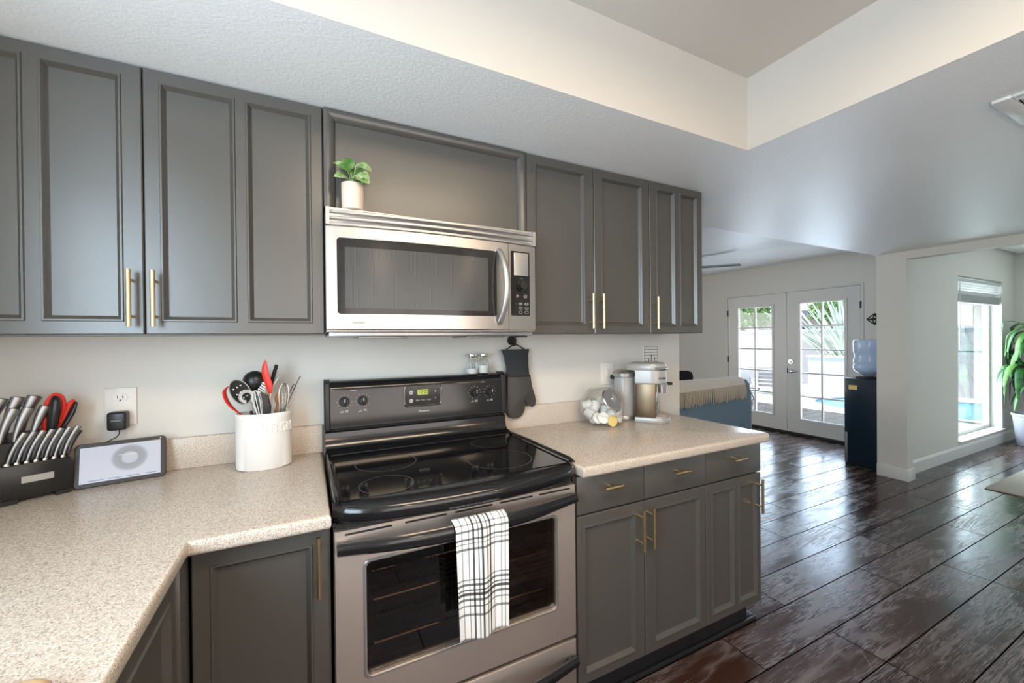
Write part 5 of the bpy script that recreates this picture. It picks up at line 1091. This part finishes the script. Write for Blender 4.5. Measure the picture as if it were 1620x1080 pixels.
# ocotillo-like stems / cactus
e = empty('desert_shrub', (12.2, 3.6, GZ), 'large shrub of fanned pale green stems against the garden wall', 'shrub')
mb = MB(); rnd = random.Random(3)
for k in range(60):
    a = rnd.uniform(-.25, 1.0); L = rnd.uniform(1.3, 2.6); b0 = Vector((12.2+rnd.uniform(-.15, .15), 3.55+rnd.uniform(-.15, .2), GZ+.5)); d = Vector((rnd.uniform(-.15, .15), math.sin(a), math.cos(a)))
    mb.tube([b0, b0+d*L*.5+Vector((0, 0, .1)), b0+d*L], [.030, .034, .010], 6, flat=.5)
mb.build('stems', M['palm'], e); mb = MB(); mb.cyl((12.2, 3.6, GZ), (12.2, 3.6, GZ+.6), .14, .12); mb.build('trunk', M['trunk'], e)
mb = MB(); mb.box(11.4, 11.55, 3.15, 4.15, GZ, .82); mb.box(11.37, 11.58, 3.12, 4.18, .82, .87); struct(mb.build('wall_planter', M['coping'], smooth=0))
# pool fence
e = empty('pool_fence', (8.6, .9, GZ), 'dark metal pool fence seen through the tall window', 'fence')
mb = MB(); mb.cyl((9.0, .48, GZ), (9.0, .50, 1.40), .022, seg=12); mb.build('post', M['fence'], e)
mb = MB(); mb.cyl((9.0, -.2, 1.09), (9.0, 2.0, 1.09), .012, seg=8); mb.cyl((9.0, -.2, .0), (9.0, 2.0, .0), .010, seg=8); mb.build('rail', M['fence'], e)
mb = MB(); mb.cyl((9.0, 2.0, GZ), (9.0, 2.0, 1.12), .02, seg=12); mb.build('post', M['fence'], e)
# patio furniture
def folding(cx2, cy2, rot, label, cushion=False):
    e = empty('patio_chair', (cx2, cy2, GZ), label, 'chair'); T = Matrix.Translation((cx2, cy2, GZ)) @ Matrix.Rotation(rot, 4, 'Z')
    for s_ in (-.21, .21):
        mb = MB(T); mb.cyl((s_, -.20, .001), (s_, .20, .42), .012, seg=8); mb.build('leg', M['chairm'], e); mb = MB(T); mb.cyl((s_*.93, .22, .001), (s_*.93, -.24, .78), .012, seg=8); mb.build('leg', M['chairm'], e)
    mb = MB(T)
    for k in range(5): mb.box(-.20, .20, -.17+.075*k, -.11+.075*k, .405, .42)
    mb.build('seat', M['chairm'], e, smooth=0); mb = MB(T)
    for k in range(4): mb.box(-.20, .20, -.235+.0, -.215, .50+.07*k, .55+.07*k)
    mb.build('backrest', M['chairm'], e, smooth=0)
    if cushion: mb = MB(T); mb.box(-.19, .19, -.20, -.08, .43, .80, .05, 3, R=Matrix.Rotation(.15, 4, 'X')); mb.build('cushion', M['cushion'], e)
folding(7.55, 2.85, 1.9, 'grey folding slat chair on the patio, in the lower right panes of the left door')
folding(7.9, 3.55, 2.6, 'patio chair with a pale cushion behind the folding chair', True)
e = empty('patio_table', (8.3, 3.1, GZ), 'low pale table on the patio behind the folding chair', 'table')
mb = MB(); mb.cyl((8.3, 3.1, GZ+.56), (8.3, 3.1, GZ+.59), .42, seg=36); mb.build('table_top', M['cushion'], e); mb = MB(); mb.cyl((8.3, 3.1, GZ+.01), (8.3, 3.1, GZ+.56), .03); mb.cyl((8.3, 3.1, GZ+.001), (8.3, 3.1, GZ+.02), .22, seg=24); mb.build('pedestal', M['chairm'], e)
